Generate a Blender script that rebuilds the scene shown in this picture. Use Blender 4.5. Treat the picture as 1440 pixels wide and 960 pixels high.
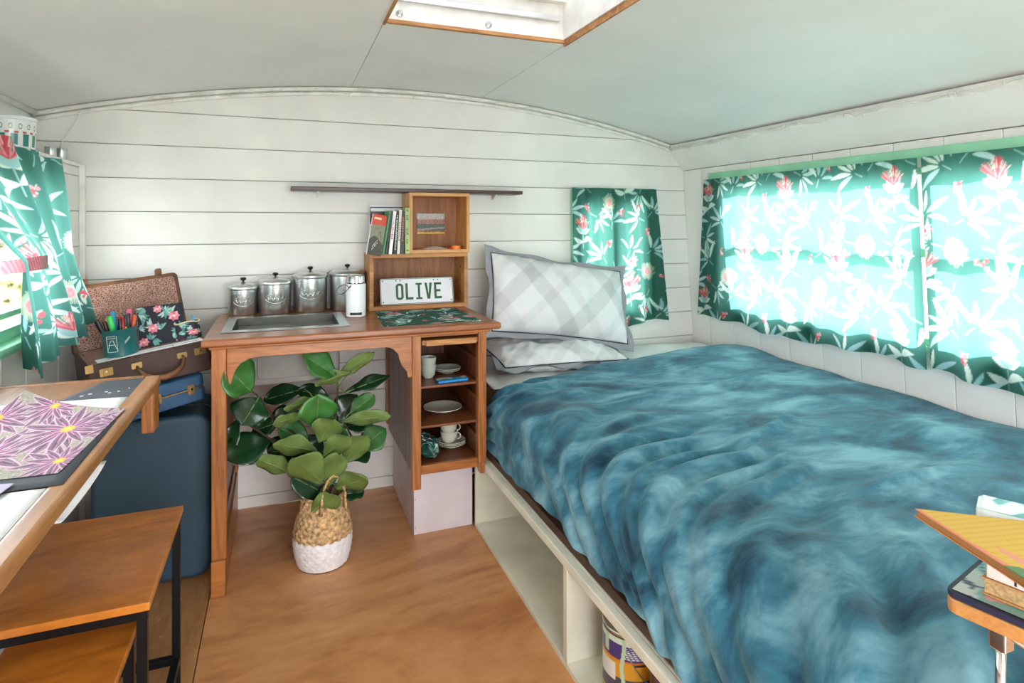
import bpy, bmesh, math, random
import numpy as np
from mathutils import Vector, Matrix, Euler
from mathutils import noise as mnoise

for o in list(bpy.data.objects): bpy.data.objects.remove(o)
SC = bpy.context.scene
COL = SC.collection
R = math.radians
PI = math.pi

# ------------------------------------------------------------------ camera
cam_d = bpy.data.cameras.new('camera'); cam = bpy.data.objects.new('camera', cam_d); COL.objects.link(cam)
cam.location = (0, 0, 1.30)
cam.rotation_euler = (R(90), R(0.0), R(-21))
cam_d.sensor_width = 36; cam_d.lens = 845 / 1440 * 36
cam_d.shift_y = -(480 - 315) / 1440
cam_d.clip_start = 0.02; cam_d.clip_end = 200
SC.camera = cam

# ------------------------------------------------------------------ world, sun, exposure
w = bpy.data.worlds.new('sky'); SC.world = w; w.use_nodes = True
bg = w.node_tree.nodes['Background']; bg.inputs[0].default_value = (0.90, 0.95, 1.0, 1); bg.inputs[1].default_value = 6.5
sd = bpy.data.lights.new('sun', 'SUN'); sd.energy = 12.0; sd.angle = R(0.6); sd.color = (1, 0.97, 0.93)
sun = bpy.data.objects.new('sun', sd); COL.objects.link(sun)
sun.rotation_euler = Vector((-1.0, 0.10, -0.62)).to_track_quat('-Z', 'Y').to_euler()
SC.view_settings.view_transform = 'Standard'; SC.view_settings.look = 'None'
SC.view_settings.gamma = 1; SC.view_settings.use_curve_mapping = False
SC.view_settings.exposure = 0.90
SC.cycles.use_denoising = True
SC.cycles.max_bounces = 10; SC.cycles.diffuse_bounces = 6; SC.cycles.transparent_max_bounces = 12
SC.cycles.sample_clamp_indirect = 8.0; SC.cycles.caustics_refractive = False; SC.cycles.caustics_reflective = False

def portal(loc, direction, sx, sy):
    d = bpy.data.lights.new('daylight_portal', 'AREA'); d.shape = 'RECTANGLE'; d.size = sx; d.size_y = sy; d.cycles.is_portal = True
    o = bpy.data.objects.new('daylight_portal', d); COL.objects.link(o); o.location = loc
    o.rotation_euler = Vector(direction).to_track_quat('-Z', 'Y').to_euler()
portal((0.65, -1.04, 0.92), (0, 1, 0), 1.5, 1.75)
portal((2.42, 1.58, 1.18), (-1, 0, 0), 2.1, 0.70)
portal((-0.87, 1.87, 1.22), (1, 0, 0), 1.6, 0.58)
portal((0.65, 1.67, 2.20), (0, 0, -1), 0.68, 0.68)
portal((1.76, 3.10, 1.11), (0, -1, 0), 0.5, 0.75)

# ------------------------------------------------------------------ helpers
def lin(c):
    c = np.asarray(c, float) / 255.0
    return np.where(c <= 0.04045, c / 12.92, ((c + 0.055) / 1.055) ** 2.4)
def rgba(c): return tuple(lin(c)) + (1.0,)

class MB:
    def __init__(s): s.v = []; s.f = []; s.m = []; s.mi = 0
    def add(s, vs, fs, M=None):
        n = len(s.v)
        s.v += [tuple(M @ Vector(p)) for p in vs] if M is not None else [tuple(p) for p in vs]
        s.f += [tuple(i + n for i in f) for f in fs]; s.m += [s.mi] * len(fs); return s
    def box(s, x0, x1, y0, y1, z0, z1, M=None):
        vs = [(x0,y0,z0),(x1,y0,z0),(x1,y1,z0),(x0,y1,z0),(x0,y0,z1),(x1,y0,z1),(x1,y1,z1),(x0,y1,z1)]
        return s.add(vs, [(0,3,2,1),(4,5,6,7),(0,1,5,4),(1,2,6,5),(2,3,7,6),(3,0,4,7)], M)
    def prism(s, poly, a0, a1, axis='y', M=None):
        # poly: 2-D outline; axis: extrusion axis. y -> (x,z), x -> (y,z), z -> (x,y)
        def p3(p, a): return {'y': (p[0], a, p[1]), 'x': (a, p[0], p[1]), 'z': (p[0], p[1], a)}[axis]
        n = len(poly)
        vs = [p3(p, a0) for p in poly] + [p3(p, a1) for p in poly]
        fs = [tuple(range(n))[::-1], tuple(range(n, 2*n))] + [(i, (i+1) % n, n+(i+1) % n, n+i) for i in range(n)]
        return s.add(vs, fs, M)
    def lathe(s, prof, n=32, c=(0,0,0), M=None):
        vs = []; fs = []
        for r, z in prof:
            for k in range(n):
                a = 2*PI*k/n; vs.append((c[0]+r*math.cos(a), c[1]+r*math.sin(a), c[2]+z))
        for i in range(len(prof)-1):
            for k in range(n):
                k2 = (k+1) % n; fs.append((i*n+k, i*n+k2, (i+1)*n+k2, (i+1)*n+k))
        if prof[0][0] > 1e-5: fs.append(tuple(range(n))[::-1])
        if prof[-1][0] > 1e-5: fs.append(tuple(range((len(prof)-1)*n, len(prof)*n)))
        return s.add(vs, fs, M)
    def tube(s, pts, r, n=8, M=None, closed=False):
        pts = [Vector(p) for p in pts]; N = len(pts); vs = []; fs = []
        rr = r if hasattr(r, '__len__') else [r]*N
        ref = None
        for i, p in enumerate(pts):
            if closed: t = (pts[(i+1) % N] - pts[i-1])
            else: t = pts[min(i+1, N-1)] - pts[max(i-1, 0)]
            t.normalize()
            if ref is None: ref = Vector((0,0,1)) if abs(t.z) < .9 else Vector((1,0,0))
            b = t.cross(ref)
            if b.length < 1e-4: b = t.orthogonal()
            b.normalize(); ref = b.cross(t); 
            for k in range(n):
                a = 2*PI*k/n; vs.append(p + (b*math.cos(a) + ref*math.sin(a))*rr[i])
        for i in range(N if closed else N-1):
            j = (i+1) % N
            for k in range(n):
                k2 = (k+1) % n; fs.append((i*n+k, i*n+k2, j*n+k2, j*n+k))
        if not closed: fs += [tuple(range(n))[::-1], tuple(range((N-1)*n, N*n))]
        return s.add(vs, fs, M)
    def grid(s, nu, nv, fn, M=None):
        vs = [fn(i/(nu-1), j/(nv-1)) for j in range(nv) for i in range(nu)]
        fs = [(j*nu+i, j*nu+i+1, (j+1)*nu+i+1, (j+1)*nu+i) for j in range(nv-1) for i in range(nu-1)]
        return s.add(vs, fs, M)
    def rbox(s, x0, x1, y0, y1, z0, z1, r, M=None, n=5, axis='z'):
        # box with rounded vertical (axis) edges
        def rr(a0, a1, b0, b1):
            out = []
            for cx, cy, t0 in ((a1-r, b1-r, 0), (a0+r, b1-r, 90), (a0+r, b0+r, 180), (a1-r, b0+r, 270)):
                for k in range(n+1):
                    a = R(t0 + 90*k/n); out.append((cx + r*math.cos(a), cy + r*math.sin(a)))
            return out
        if axis == 'z': return s.prism(rr(x0, x1, y0, y1), z0, z1, 'z', M)
        if axis == 'y': return s.prism(rr(x0, x1, z0, z1), y0, y1, 'y', M)
        return s.prism(rr(y0, y1, z0, z1), x0, x1, 'x', M)
    def build(s, name, mat, parent=None, smooth=False, bev=0, seg=2, solid=0, subd=0, col=None):
        V = np.array(s.v, float); lo = V.min(0); hi = V.max(0)
        base = np.array([(lo[0]+hi[0])/2, (lo[1]+hi[1])/2, lo[2]])
        me = bpy.data.meshes.new(name)
        me.from_pydata((V - base).tolist(), [], s.f)
        mats = mat if isinstance(mat, (list, tuple)) else [mat]
        for m in mats: me.materials.append(m)
        if len(mats) > 1: me.polygons.foreach_set('material_index', s.m)
        if col is not None:
            at = me.color_attributes.new('Col', 'FLOAT_COLOR', 'POINT')
            c = np.ones((len(V), 4), np.float32); c[:, :3] = lin(col)
            at.data.foreach_set('color', c.ravel())
        bm = bmesh.new(); bm.from_mesh(me); bmesh.ops.recalc_face_normals(bm, faces=bm.faces) if col is None else None
        bm.to_mesh(me); bm.free()
        if smooth:
            me.polygons.foreach_set('use_smooth', [True]*len(me.polygons))
            if smooth != 'all':
                try: me.set_sharp_from_angle(angle=R(40))
                except Exception: pass
        me.update()
        o = bpy.data.objects.new(name, me); COL.objects.link(o)
        o.location = base
        if parent is not None:
            o.parent = parent; o.location = Vector(base) - world_loc(parent)
        if bev:
            b = o.modifiers.new('bevel', 'BEVEL'); b.width = bev; b.segments = seg; b.limit_method = 'ANGLE'; b.angle_limit = R(40)
        if solid:
            b = o.modifiers.new('solid', 'SOLIDIFY'); b.thickness = solid; b.offset = -1
        if subd:
            b = o.modifiers.new('subd', 'SUBSURF'); b.levels = subd; b.render_levels = subd
        return o
def world_loc(o):
    l = Vector(o.location)
    while o.parent is not None: o = o.parent; l = l + Vector(o.location)
    return l
def tag(o, label, cat, group=None):
    o['label'] = label; o['category'] = cat
    if group: o['group'] = group
    return o
def thing(name, loc, label, cat, group=None):
    o = bpy.data.objects.new(name, None); COL.objects.link(o); o.location = loc; o.empty_display_size = .05
    return tag(o, label, cat, group)
def struct(o, label, cat):
    o['kind'] = 'structure'; return tag(o, label, cat)
def sroot(name, loc, label, cat):
    o = bpy.data.objects.new(name, None); COL.objects.link(o); o.location = loc; o.empty_display_size = .05
    return struct(o, label, cat)
def XF(loc=(0,0,0), rz=0, rx=0, ry=0, order='XYZ'):
    return Matrix.Translation(loc) @ Euler((R(rx), R(ry), R(rz)), order).to_matrix().to_4x4()

# ------------------------------------------------------------------ materials
def newmat(name):
    m = bpy.data.materials.new(name); m.use_nodes = True
    nt = m.node_tree; p = nt.nodes['Principled BSDF']; return m, nt, p
def N(nt, t, **kw):
    n = nt.nodes.new(t)
    for k, v in kw.items():
        if k in n.inputs: n.inputs[k].default_value = v
        else: setattr(n, k, v)
    return n
def coords(nt, scale=(1,1,1), rot=(0,0,0), out='Object'):
    tc = N(nt, 'ShaderNodeTexCoord'); mp = N(nt, 'ShaderNodeMapping')
    mp.inputs['Scale'].default_value = scale; mp.inputs['Rotation'].default_value = rot
    nt.links.new(tc.outputs[out], mp.inputs['Vector']); return mp.outputs['Vector']
def ramp(nt, fac, stops):
    r = N(nt, 'ShaderNodeValToRGB'); e = r.color_ramp.elements
    while len(e) < len(stops): e.new(.5)
    for i, (p, c) in enumerate(stops): e[i].position = p; e[i].color = rgba(c)
    nt.links.new(fac, r.inputs['Fac']); return r.outputs['Color']
def bump(nt, p, height, strength=.2, dist=.002):
    b = N(nt, 'ShaderNodeBump'); b.inputs['Strength'].default_value = strength; b.inputs['Distance'].default_value = dist
    nt.links.new(height, b.inputs['Height']); nt.links.new(b.outputs['Normal'], p.inputs['Normal'])
def plain(name, c, rough=.5, metal=0, var=.06, vscale=8, bmp=.05, bscale=60, coat=0, spec=.5):
    m, nt, p = newmat(name)
    v = coords(nt); n = N(nt, 'ShaderNodeTexNoise', Scale=vscale, Detail=4.0); nt.links.new(v, n.inputs['Vector'])
    c = np.array(c, float); d = np.clip(c*(1-var*1.6), 0, 255); l = np.clip(c*(1+var), 0, 255)
    nt.links.new(ramp(nt, n.outputs['Fac'], [(.3, d), (.7, l)]), p.inputs['Base Color'])
    p.inputs['Roughness'].default_value = rough; p.inputs['Metallic'].default_value = metal
    p.inputs['Coat Weight'].default_value = coat; p.inputs['Specular IOR Level'].default_value = spec
    if bmp:
        n2 = N(nt, 'ShaderNodeTexNoise', Scale=bscale, Detail=3.0); nt.links.new(v, n2.inputs['Vector'])
        bump(nt, p, n2.outputs['Fac'], bmp)
    return m
def wood(name, c1, c2, axis='x', scale=9, rough=.4, coat=.15, stretch=.09, dist=2.0, bmp=.12, c3=None):
    m, nt, p = newmat(name)
    sc = {'x': (stretch, 1, 1), 'y': (1, stretch, 1), 'z': (1, 1, stretch)}[axis]
    v = coords(nt, sc)
    n = N(nt, 'ShaderNodeTexNoise', Scale=scale, Detail=6.0, Roughness=.6, Distortion=dist); nt.links.new(v, n.inputs['Vector'])
    n2 = N(nt, 'ShaderNodeTexNoise', Scale=scale*14, Detail=3.0); nt.links.new(v, n2.inputs['Vector'])
    mx = N(nt, 'ShaderNodeMath', operation='MULTIPLY_ADD'); mx.inputs[1].default_value = .35
    nt.links.new(n2.outputs['Fac'], mx.inputs[0]); 
    sb = N(nt, 'ShaderNodeMath', operation='SUBTRACT'); sb.inputs[1].default_value = .17
    nt.links.new(n.outputs['Fac'], sb.inputs[0]); nt.links.new(sb.outputs[0], mx.inputs[2])
    st = [(.3, c1), (.68, c2)] if c3 is None else [(.28, c1), (.5, c2), (.7, c3)]
    nt.links.new(ramp(nt, mx.outputs[0], st), p.inputs['Base Color'])
    p.inputs['Roughness'].default_value = rough; p.inputs['Coat Weight'].default_value = coat; p.inputs['Coat Roughness'].default_value = .25
    bump(nt, p, mx.outputs[0], bmp, .001)
    return m
def vcol(name, rough=.8, trans=0, sheen=0, bmp=.15, bscale=500, coat=0, gain=1.0, metal=0):
    m, nt, p = newmat(name)
    a = N(nt, 'ShaderNodeVertexColor'); a.layer_name = 'Col'
    p.inputs['Roughness'].default_value = rough; p.inputs['Sheen Weight'].default_value = sheen; p.inputs['Coat Weight'].default_value = coat
    p.inputs['Metallic'].default_value = metal
    nt.links.new(a.outputs['Color'], p.inputs['Base Color'])
    if bmp:
        v = coords(nt); n2 = N(nt, 'ShaderNodeTexNoise', Scale=bscale, Detail=2.0); nt.links.new(v, n2.inputs['Vector'])
        bump(nt, p, n2.outputs['Fac'], bmp, .0006)
    if trans:
        g = N(nt, 'ShaderNodeGamma'); g.inputs['Gamma'].default_value = gain; nt.links.new(a.outputs['Color'], g.inputs['Color'])
        t = N(nt, 'ShaderNodeBsdfTranslucent'); nt.links.new(g.outputs['Color'], t.inputs['Color'])
        mx = N(nt, 'ShaderNodeMixShader'); mx.inputs['Fac'].default_value = trans
        nt.links.new(p.outputs[0], mx.inputs[1]); nt.links.new(t.outputs[0], mx.inputs[2])
        nt.links.new(mx.outputs[0], nt.nodes['Material Output'].inputs['Surface'])
    return m
def glass_pane(name):
    m, nt, p = newmat(name); nt.nodes.remove(p)
    t = N(nt, 'ShaderNodeBsdfTransparent'); g = N(nt, 'ShaderNodeBsdfGlossy', Roughness=.02)
    mx = N(nt, 'ShaderNodeMixShader'); mx.inputs['Fac'].default_value = .05
    nt.links.new(t.outputs[0], mx.inputs[1]); nt.links.new(g.outputs[0], mx.inputs[2])
    nt.links.new(mx.outputs[0], nt.nodes['Material Output'].inputs['Surface']); return m

M = {}
M['wall'] = plain('white_painted_board', (233,230,225), .45, var=.025, vscale=3, bmp=.08, bscale=30)
M['wallside'] = plain('white_painted_lining', (234,231,227), .45, var=.02, vscale=3, bmp=.06, bscale=30)
M['ceil'] = plain('ceiling_paint', (230,229,226), .55, var=.02, vscale=2, bmp=.06, bscale=18)
M['trimw'] = plain('trim_white_paint', (238,235,230), .4, var=.04, vscale=12)
M['dark_gap'] = plain('gap_shadow_timber', (120,110,100), .8)  # brown-grey backing seen in the joints between boards and sheets
M['mint'] = plain('mint_paint', (150,214,178), .4, var=.04)
M['cream'] = plain('cream_paint', (228,226,208), .4, var=.05, vscale=6)
M['lav'] = plain('pale_lilac_paint', (226,217,222), .5, var=.03, vscale=6)
M['glass'] = glass_pane('window_glass')
M['ply'] = wood('plywood_floor', (178,114,66), (206,146,92), 'x', 2.4, .42, .2, .4, 3.5, .06, c3=(216,160,108))
M['plyold'] = wood('worn_plywood', (150,100,58), (188,138,88), 'y', 4, .5, .1, .25, 2.0, .1)
def scuff(m):
    nt = m.node_tree; p = nt.nodes['Principled BSDF']; src = p.inputs['Base Color'].links[0].from_socket
    v = coords(nt, (1, .35, 1)); a = N(nt, 'ShaderNodeTexNoise', Scale=55.0, Detail=5.0, Roughness=.7); nt.links.new(v, a.inputs['Vector'])
    b = N(nt, 'ShaderNodeTexNoise', Scale=2.2, Detail=1.0); nt.links.new(v, b.inputs['Vector'])
    mu = N(nt, 'ShaderNodeMath', operation='MULTIPLY'); nt.links.new(a.outputs['Fac'], mu.inputs[0]); nt.links.new(b.outputs['Fac'], mu.inputs[1])
    f = ramp(nt, mu.outputs[0], [(.36, (0,0,0)), (.40, (200,200,200))])
    mx = N(nt, 'ShaderNodeMix', data_type='RGBA'); nt.links.new(f, mx.inputs[0]); nt.links.new(src, mx.inputs[6]); mx.inputs[7].default_value = rgba((214,202,184))
    nt.links.new(mx.outputs[2], p.inputs['Base Color'])
scuff(M['plyold'])
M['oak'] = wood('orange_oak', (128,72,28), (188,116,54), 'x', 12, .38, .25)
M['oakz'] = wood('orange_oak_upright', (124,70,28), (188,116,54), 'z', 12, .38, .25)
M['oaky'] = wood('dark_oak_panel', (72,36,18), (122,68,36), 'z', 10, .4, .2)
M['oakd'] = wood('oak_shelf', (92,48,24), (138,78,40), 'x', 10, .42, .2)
M['top'] = wood('desk_top_wood', (120,66,34), (168,102,58), 'x', 10, .36, .3)
M['rawwood'] = wood('raw_worn_wood', (150,92,48), (206,152,96), 'x', 20, .6, 0)
M['pine'] = wood('pine_crate', (186,122,62), (224,172,108), 'x', 9, .5, .1, .12)
M['pinez'] = wood('pine_crate_upright', (186,122,62), (222,168,104), 'z', 9, .5, .1, .12)
M['crate'] = wood('old_crate', (140,84,40), (198,140,80), 'x', 10, .55, .05, .12)
M['crateback'] = wood('crate_back_panel', (122,80,50), (170,118,78), 'z', 12, .6, 0, .12)
M['shelfdark'] = wood('dark_stained_shelf', (44,24,20), (78,44,36), 'x', 12, .35, .2)
M['honey'] = wood('honey_varnish', (160,88,26), (216,136,50), 'x', 4, .28, .45, .35, 2.5, .05)
M['tablewood'] = wood('drafting_table_wood', (104,62,32), (158,104,58), 'y', 10, .4, .2)
M['tableedge'] = wood('table_edge_wood', (126,78,38), (184,126,70), 'y', 10, .35, .3)
M['blackmetal'] = plain('black_steel', (26,26,28), .38, .6, var=.1, bmp=.03)
M['alum'] = plain('spun_aluminium', (214,215,214), .3, 1, var=.06, vscale=5, bmp=.05, bscale=25)
M['steel'] = plain('brushed_steel', (186,190,186), .3, 1, var=.05, bmp=.04)
M['basin'] = plain('sink_basin_steel', (74,74,70), .45, .6, var=.1)
M['tubgrey'] = plain('sink_underside_grey', (128,124,120), .6, 0, var=.08)
M['chrome'] = plain('chrome', (215,215,215), .12, 1, var=.03, bmp=0)
M['brass'] = plain('tarnished_brass', (176,146,96), .35, .9, var=.12)
M['black'] = plain('black_plastic', (22,22,24), .35)
M['whitepl'] = plain('white_plastic', (236,236,240), .3, var=.02, bmp=0)
M['paper'] = plain('white_paper', (246,246,250), .7, var=.01, bmp=.03)
M['card'] = plain('charcoal_card', (66,70,76), .8, var=.06, bmp=.1)
M['sage'] = plain('sage_glaze', (190,202,188), .3, var=.04, coat=.4, bmp=.02)
M['china'] = plain('cream_china', (226,224,208), .25, var=.03, coat=.5, bmp=.02)
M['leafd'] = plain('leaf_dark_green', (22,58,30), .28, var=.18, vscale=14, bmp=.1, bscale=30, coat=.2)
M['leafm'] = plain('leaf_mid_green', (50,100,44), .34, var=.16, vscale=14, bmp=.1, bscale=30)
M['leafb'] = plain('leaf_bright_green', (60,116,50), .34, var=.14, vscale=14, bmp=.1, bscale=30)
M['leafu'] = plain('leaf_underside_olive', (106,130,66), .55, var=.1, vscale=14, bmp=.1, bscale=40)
M['rib'] = plain('leaf_rib_green', (128,150,84), .5, bmp=0)
M['stem'] = plain('brown_stem', (64,48,38), .8, var=.15, bmp=.4)
M['soil'] = plain('dark_soil', (48,36,28), .95, var=.3, vscale=60, bmp=.8)
M['seagrass'] = plain('woven_seagrass', (196,160,114), .8, var=.25, vscale=70, bmp=.5, bscale=150)
M['basketwhite'] = plain('white_dipped_seagrass', (238,236,238), .7, var=.04, vscale=60, bmp=.5, bscale=120)
M['navycase'] = plain('teal_blue_vinyl', (40,66,82), .55, var=.08, vscale=5, bmp=.25, bscale=350)
M['bluecase'] = plain('blue_leatherette', (40,78,112), .5, var=.1, bmp=.25, bscale=250)
M['browncase'] = plain('dark_brown_leatherette', (64,42,36), .5, var=.18, bmp=.3, bscale=200)
M['browntrim'] = plain('brown_leather_trim', (112,72,44), .5, var=.2, bmp=.3, bscale=150)
M['string'] = plain('clear_wire', (222,220,212), .3, var=.05, bmp=0)
M['sheet'] = plain('white_cotton', (232,230,230), .85, var=.03, bmp=.2, bscale=200)
M['mattress'] = plain('mattress_ticking', (214,212,206), .9, var=.03)
M['darktimber'] = wood('dark_bed_timber', (52,32,24), (92,60,40), 'y', 10, .55, 0)
M['cordw'] = plain('white_cord', (236,234,228), .6)

def mottled():
    m, nt, p = newmat('mottled_lining_paper'); v = coords(nt)
    vo = N(nt, 'ShaderNodeTexVoronoi', Scale=130.0); vo.feature = 'DISTANCE_TO_EDGE'; nt.links.new(v, vo.inputs['Vector'])
    n = N(nt, 'ShaderNodeTexNoise', Scale=6.0, Detail=3.0); nt.links.new(v, n.inputs['Vector'])
    ad = N(nt, 'ShaderNodeMath', operation='MULTIPLY_ADD'); ad.inputs[1].default_value = 1.6
    nt.links.new(vo.outputs['Distance'], ad.inputs[0]); 
    s2 = N(nt, 'ShaderNodeMath', operation='MULTIPLY'); s2.inputs[1].default_value = .35; nt.links.new(n.outputs['Fac'], s2.inputs[0])
    nt.links.new(s2.outputs[0], ad.inputs[2])
    nt.links.new(ramp(nt, ad.outputs[0], [(.12, (206,172,156)), (.3, (146,100,84)), (.62, (104,68,56))]), p.inputs['Base Color'])
    p.inputs['Roughness'].default_value = .6; return m
M['mottled'] = mottled()
def velvet():
    m, nt, p = newmat('teal_plush_velvet'); v = coords(nt, (.75, 1.5, 1.2))
    n = N(nt, 'ShaderNodeTexNoise', Scale=4.6, Detail=6.0, Roughness=.6, Distortion=.35); nt.links.new(v, n.inputs['Vector'])
    nt.links.new(ramp(nt, n.outputs['Fac'], [(.36, (14,48,70)), (.49, (50,104,124)), (.66, (122,166,180))]), p.inputs['Base Color'])
    p.inputs['Roughness'].default_value = .7; p.inputs['Sheen Weight'].default_value = .35; p.inputs['Sheen Roughness'].default_value = .55
    p.inputs['Sheen Tint'].default_value = rgba((170,212,224)); p.inputs['Specular IOR Level'].default_value = .12
    n2 = N(nt, 'ShaderNodeTexNoise', Scale=13.0, Detail=5.0, Roughness=.6, Distortion=.3); nt.links.new(v, n2.inputs['Vector'])
    bump(nt, p, n2.outputs['Fac'], .45, .008); return m
M['velvet'] = velvet()
M['curtain'] = vcol('printed_cotton_curtain', .85, .5, 0, .15, 900, gain=.40)
M['print'] = vcol('printed_fabric', .8, bmp=.1, bscale=900)
M['printgloss'] = vcol('printed_gloss_card', .35, bmp=0, coat=.3)
M['pillow'] = vcol('checked_cotton', .85, bmp=.2, bscale=120)

# ------------------------------------------------------------------ print artwork (drawn in code onto dense meshes)
TS = 640
gy, gx = np.mgrid[0:TS, 0:TS] / TS
class Art:
    def __init__(s, bgc, n=TS): s.a = np.ones((n, n, 3)) * np.array(bgc, float)
    def local(s, cx, cy, ang, L):
        dx = (gx - cx + .5) % 1 - .5; dy = (gy - cy + .5) % 1 - .5
        c, sn = math.cos(ang), math.sin(ang)
        return (dx*c + dy*sn)/L, (-dx*sn + dy*c)/L
    def put(s, mask, c): s.a[mask] = c
    def leaf(s, cx, cy, ang, L, wd, c, bend=0.0):
        u, v = s.local(cx, cy, ang, L); ok = (u > 0) & (u < 1); uu = np.clip(u, 0, 1)
        v2 = v - bend*uu*(1-uu)*2
        s.put(ok & (np.abs(v2) < wd*np.sin(PI*uu**.85)**.8), c)
    def disc(s, cx, cy, r, c):
        u, v = s.local(cx, cy, 0, 1); s.put(u*u + v*v < r*r, c)
    def stroke(s, cx, cy, ang, L, th, c, bend=0):
        u, v = s.local(cx, cy, ang, 1); uu = u/L; ok = (uu > 0) & (uu < 1); s.put(ok & (np.abs(v - bend*L*uu*(1-uu)*2) < th), c)
    def sample(s, u, v):
        if not hasattr(s, 'b'):
            s.b = (2*s.a + np.roll(s.a, 1, 0) + np.roll(s.a, -1, 0) + np.roll(s.a, 1, 1) + np.roll(s.a, -1, 1))/6
        n = s.b.shape[0]; y = np.asarray(v, float)*n; x = np.asarray(u, float)*n
        i = np.floor(y).astype(int); j = np.floor(x).astype(int); fy = (y-i)[..., None]; fx = (x-j)[..., None]
        g_ = lambda a, b: s.b[a % n, b % n]
        return (g_(i, j)*(1-fx) + g_(i, j+1)*fx)*(1-fy) + (g_(i+1, j)*(1-fx) + g_(i+1, j+1)*fx)*fy
def botanical():
    rnd = random.Random(5); A = Art((15,72,60))
    pale = (206,228,216); aqua = (126,184,188); sky = (164,206,206); red = (203,38,48); pink = (222,112,124)
    def spray(cx, cy, ang, n, L, cols, fan=1.7):
        for k in range(n):
            a = ang + (k/(n-1)-.5)*fan; A.leaf(cx + .025*math.cos(a), cy + .025*math.sin(a), a, L*rnd.uniform(.7, 1.1), .095, rnd.choice(cols), -(k/(n-1)-.5)*.3)
    def berries(cx, cy, n=6):
        A.stroke(cx, cy, 1.0, .05, .0025, pale)
        for k in range(n): A.disc(cx + rnd.uniform(-.028,.028), cy + rnd.uniform(-.028,.028), .0125, red if k % 3 else pink)
        for k in range(2): A.disc(cx + rnd.uniform(-.025,.025), cy + rnd.uniform(-.025,.025), .006, (236,222,196))
    def brush(cx, cy):
        A.stroke(cx, cy, -PI/2, .16, .003, aqua)
        for a in (PI*.15, PI*.85, PI*.3, PI*.7): A.leaf(cx, cy-.02, a, .10, .25, aqua if a in (PI*.3, PI*.7) else pale)
        for k in range(34):
            a = R(rnd.uniform(28, 152)); A.stroke(cx, cy+.02, a, rnd.uniform(.07, .135), .004, rnd.choice([red, red, (226,66,66), pink, (170,24,40)]))
        for k in range(9):
            a = R(rnd.uniform(40, 140)); A.stroke(cx + .06*math.cos(a), cy+.02+.06*math.sin(a), a, .05, .0022, (238,206,186))
        for a in (0.3, PI-.3): A.leaf(cx, cy-.10, a, .12, .2, pale, .3)
    def pincushion(cx, cy):
        for k in range(56):
            a = 2*PI*k/56; A.stroke(cx + .03*math.cos(a), cy+.03*math.sin(a), a, rnd.uniform(.045, .062), .0022, (176,190,160))
        A.disc(cx, cy, .037, pink)
        for k in range(40):
            a = rnd.uniform(0, 2*PI); r = .034*math.sqrt(rnd.random()); A.disc(cx+r*math.cos(a), cy+r*math.sin(a), .0035, rnd.choice([(240,160,160),(196,76,96)]))
    for (x, y, a) in ((.05,.10,.5),(.45,.08,2.3),(.78,.12,1.0),(.92,.42,2.7),(.08,.48,.9),(.40,.44,-.5),(.60,.40,1.2),(.30,.70,2.5),(.60,.84,.4),(.95,.66,-2.0),(.20,.92,-.3),(.82,.94,2.9)):
        A.stroke(x, y, a+PI, .07, .003, aqua); spray(x, y, a, rnd.choice([4,5,5]), .17, [pale, aqua, sky], 2.5)
    for (x, y) in ((.30,.52),(.80,.02),(.54,.20),(.02,.28),(.94,.52),(.47,.80),(.12,.84),(.70,.48)): berries(x, y)
    brush(.24, .30); brush(.76, .76); pincushion(.56, .70-.13); pincushion(.98, .90); 
    return A
BOT = botanical()
def floral_dark():
    rnd = random.Random(9); A = Art((34,36,48))
    for k in range(16):
        x, y, a = rnd.random(), rnd.random(), rnd.uniform(0, 6.28)
        for q in range(4): A.leaf(x, y, a + q*.5, rnd.uniform(.12, .2), .16, rnd.choice([(118,168,160),(84,140,136),(170,202,190)]), .2)
    for (x, y, r) in ((.3,.42,.12),(.75,.66,.13),(.42,.86,.10),(.10,.12,.11),(.9,.2,.09)):
        for q in range(7): A.leaf(x, y, q*.9, r, .36, [(226,132,150),(238,170,178),(208,104,128)][q % 3])
        A.disc(x, y, r*.22, (246,206,190))
    return A
def daisies():
    rnd = random.Random(3); A = Art((150,146,130))
    for k in range(4200):
        A_c = rnd.choice([(196,190,170),(110,112,98),(168,128,140),(214,206,190),(90,92,84)])
        x, y, a = rnd.random(), rnd.random(), rnd.uniform(0, 6.28); i = int(y*TS); j = int(x*TS); n = int(rnd.uniform(6, 16))
        for t in range(n):
            ii = int(i + t*math.sin(a)) % TS; jj = int(j + t*math.cos(a)) % TS; A.a[ii, jj] = A_c; A.a[(ii+1) % TS, jj] = A_c
    for (x, y, r) in ((.38,.30,.30),(.72,.62,.34),(.10,.70,.26),(.92,.18,.25),(.40,.92,.24)):
        for q in range(20):
            a = q*2*PI/10 + .2 + (.31 if q >= 10 else 0); L = r*rnd.uniform(.7, 1.1)*(1 if q >= 10 else 1.1)
            A.leaf(x, y, a, L*1.06, .125, (204,164,188)); A.leaf(x, y, a, L*1.02, .095, (116,92,106)); A.leaf(x, y, a, L*.8, .045, (88,66,84))
            A.leaf(x, y, a, L*.55, .03, (222,120,178)); A.stroke(x, y, a+.05, L*.8, .002, (206,150,186))
        A.disc(x, y, r*.14, (206,170,60)); A.disc(x, y, r*.07, (228,198,96))
    return A
FLD = floral_dark(); DAI = daisies()

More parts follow.
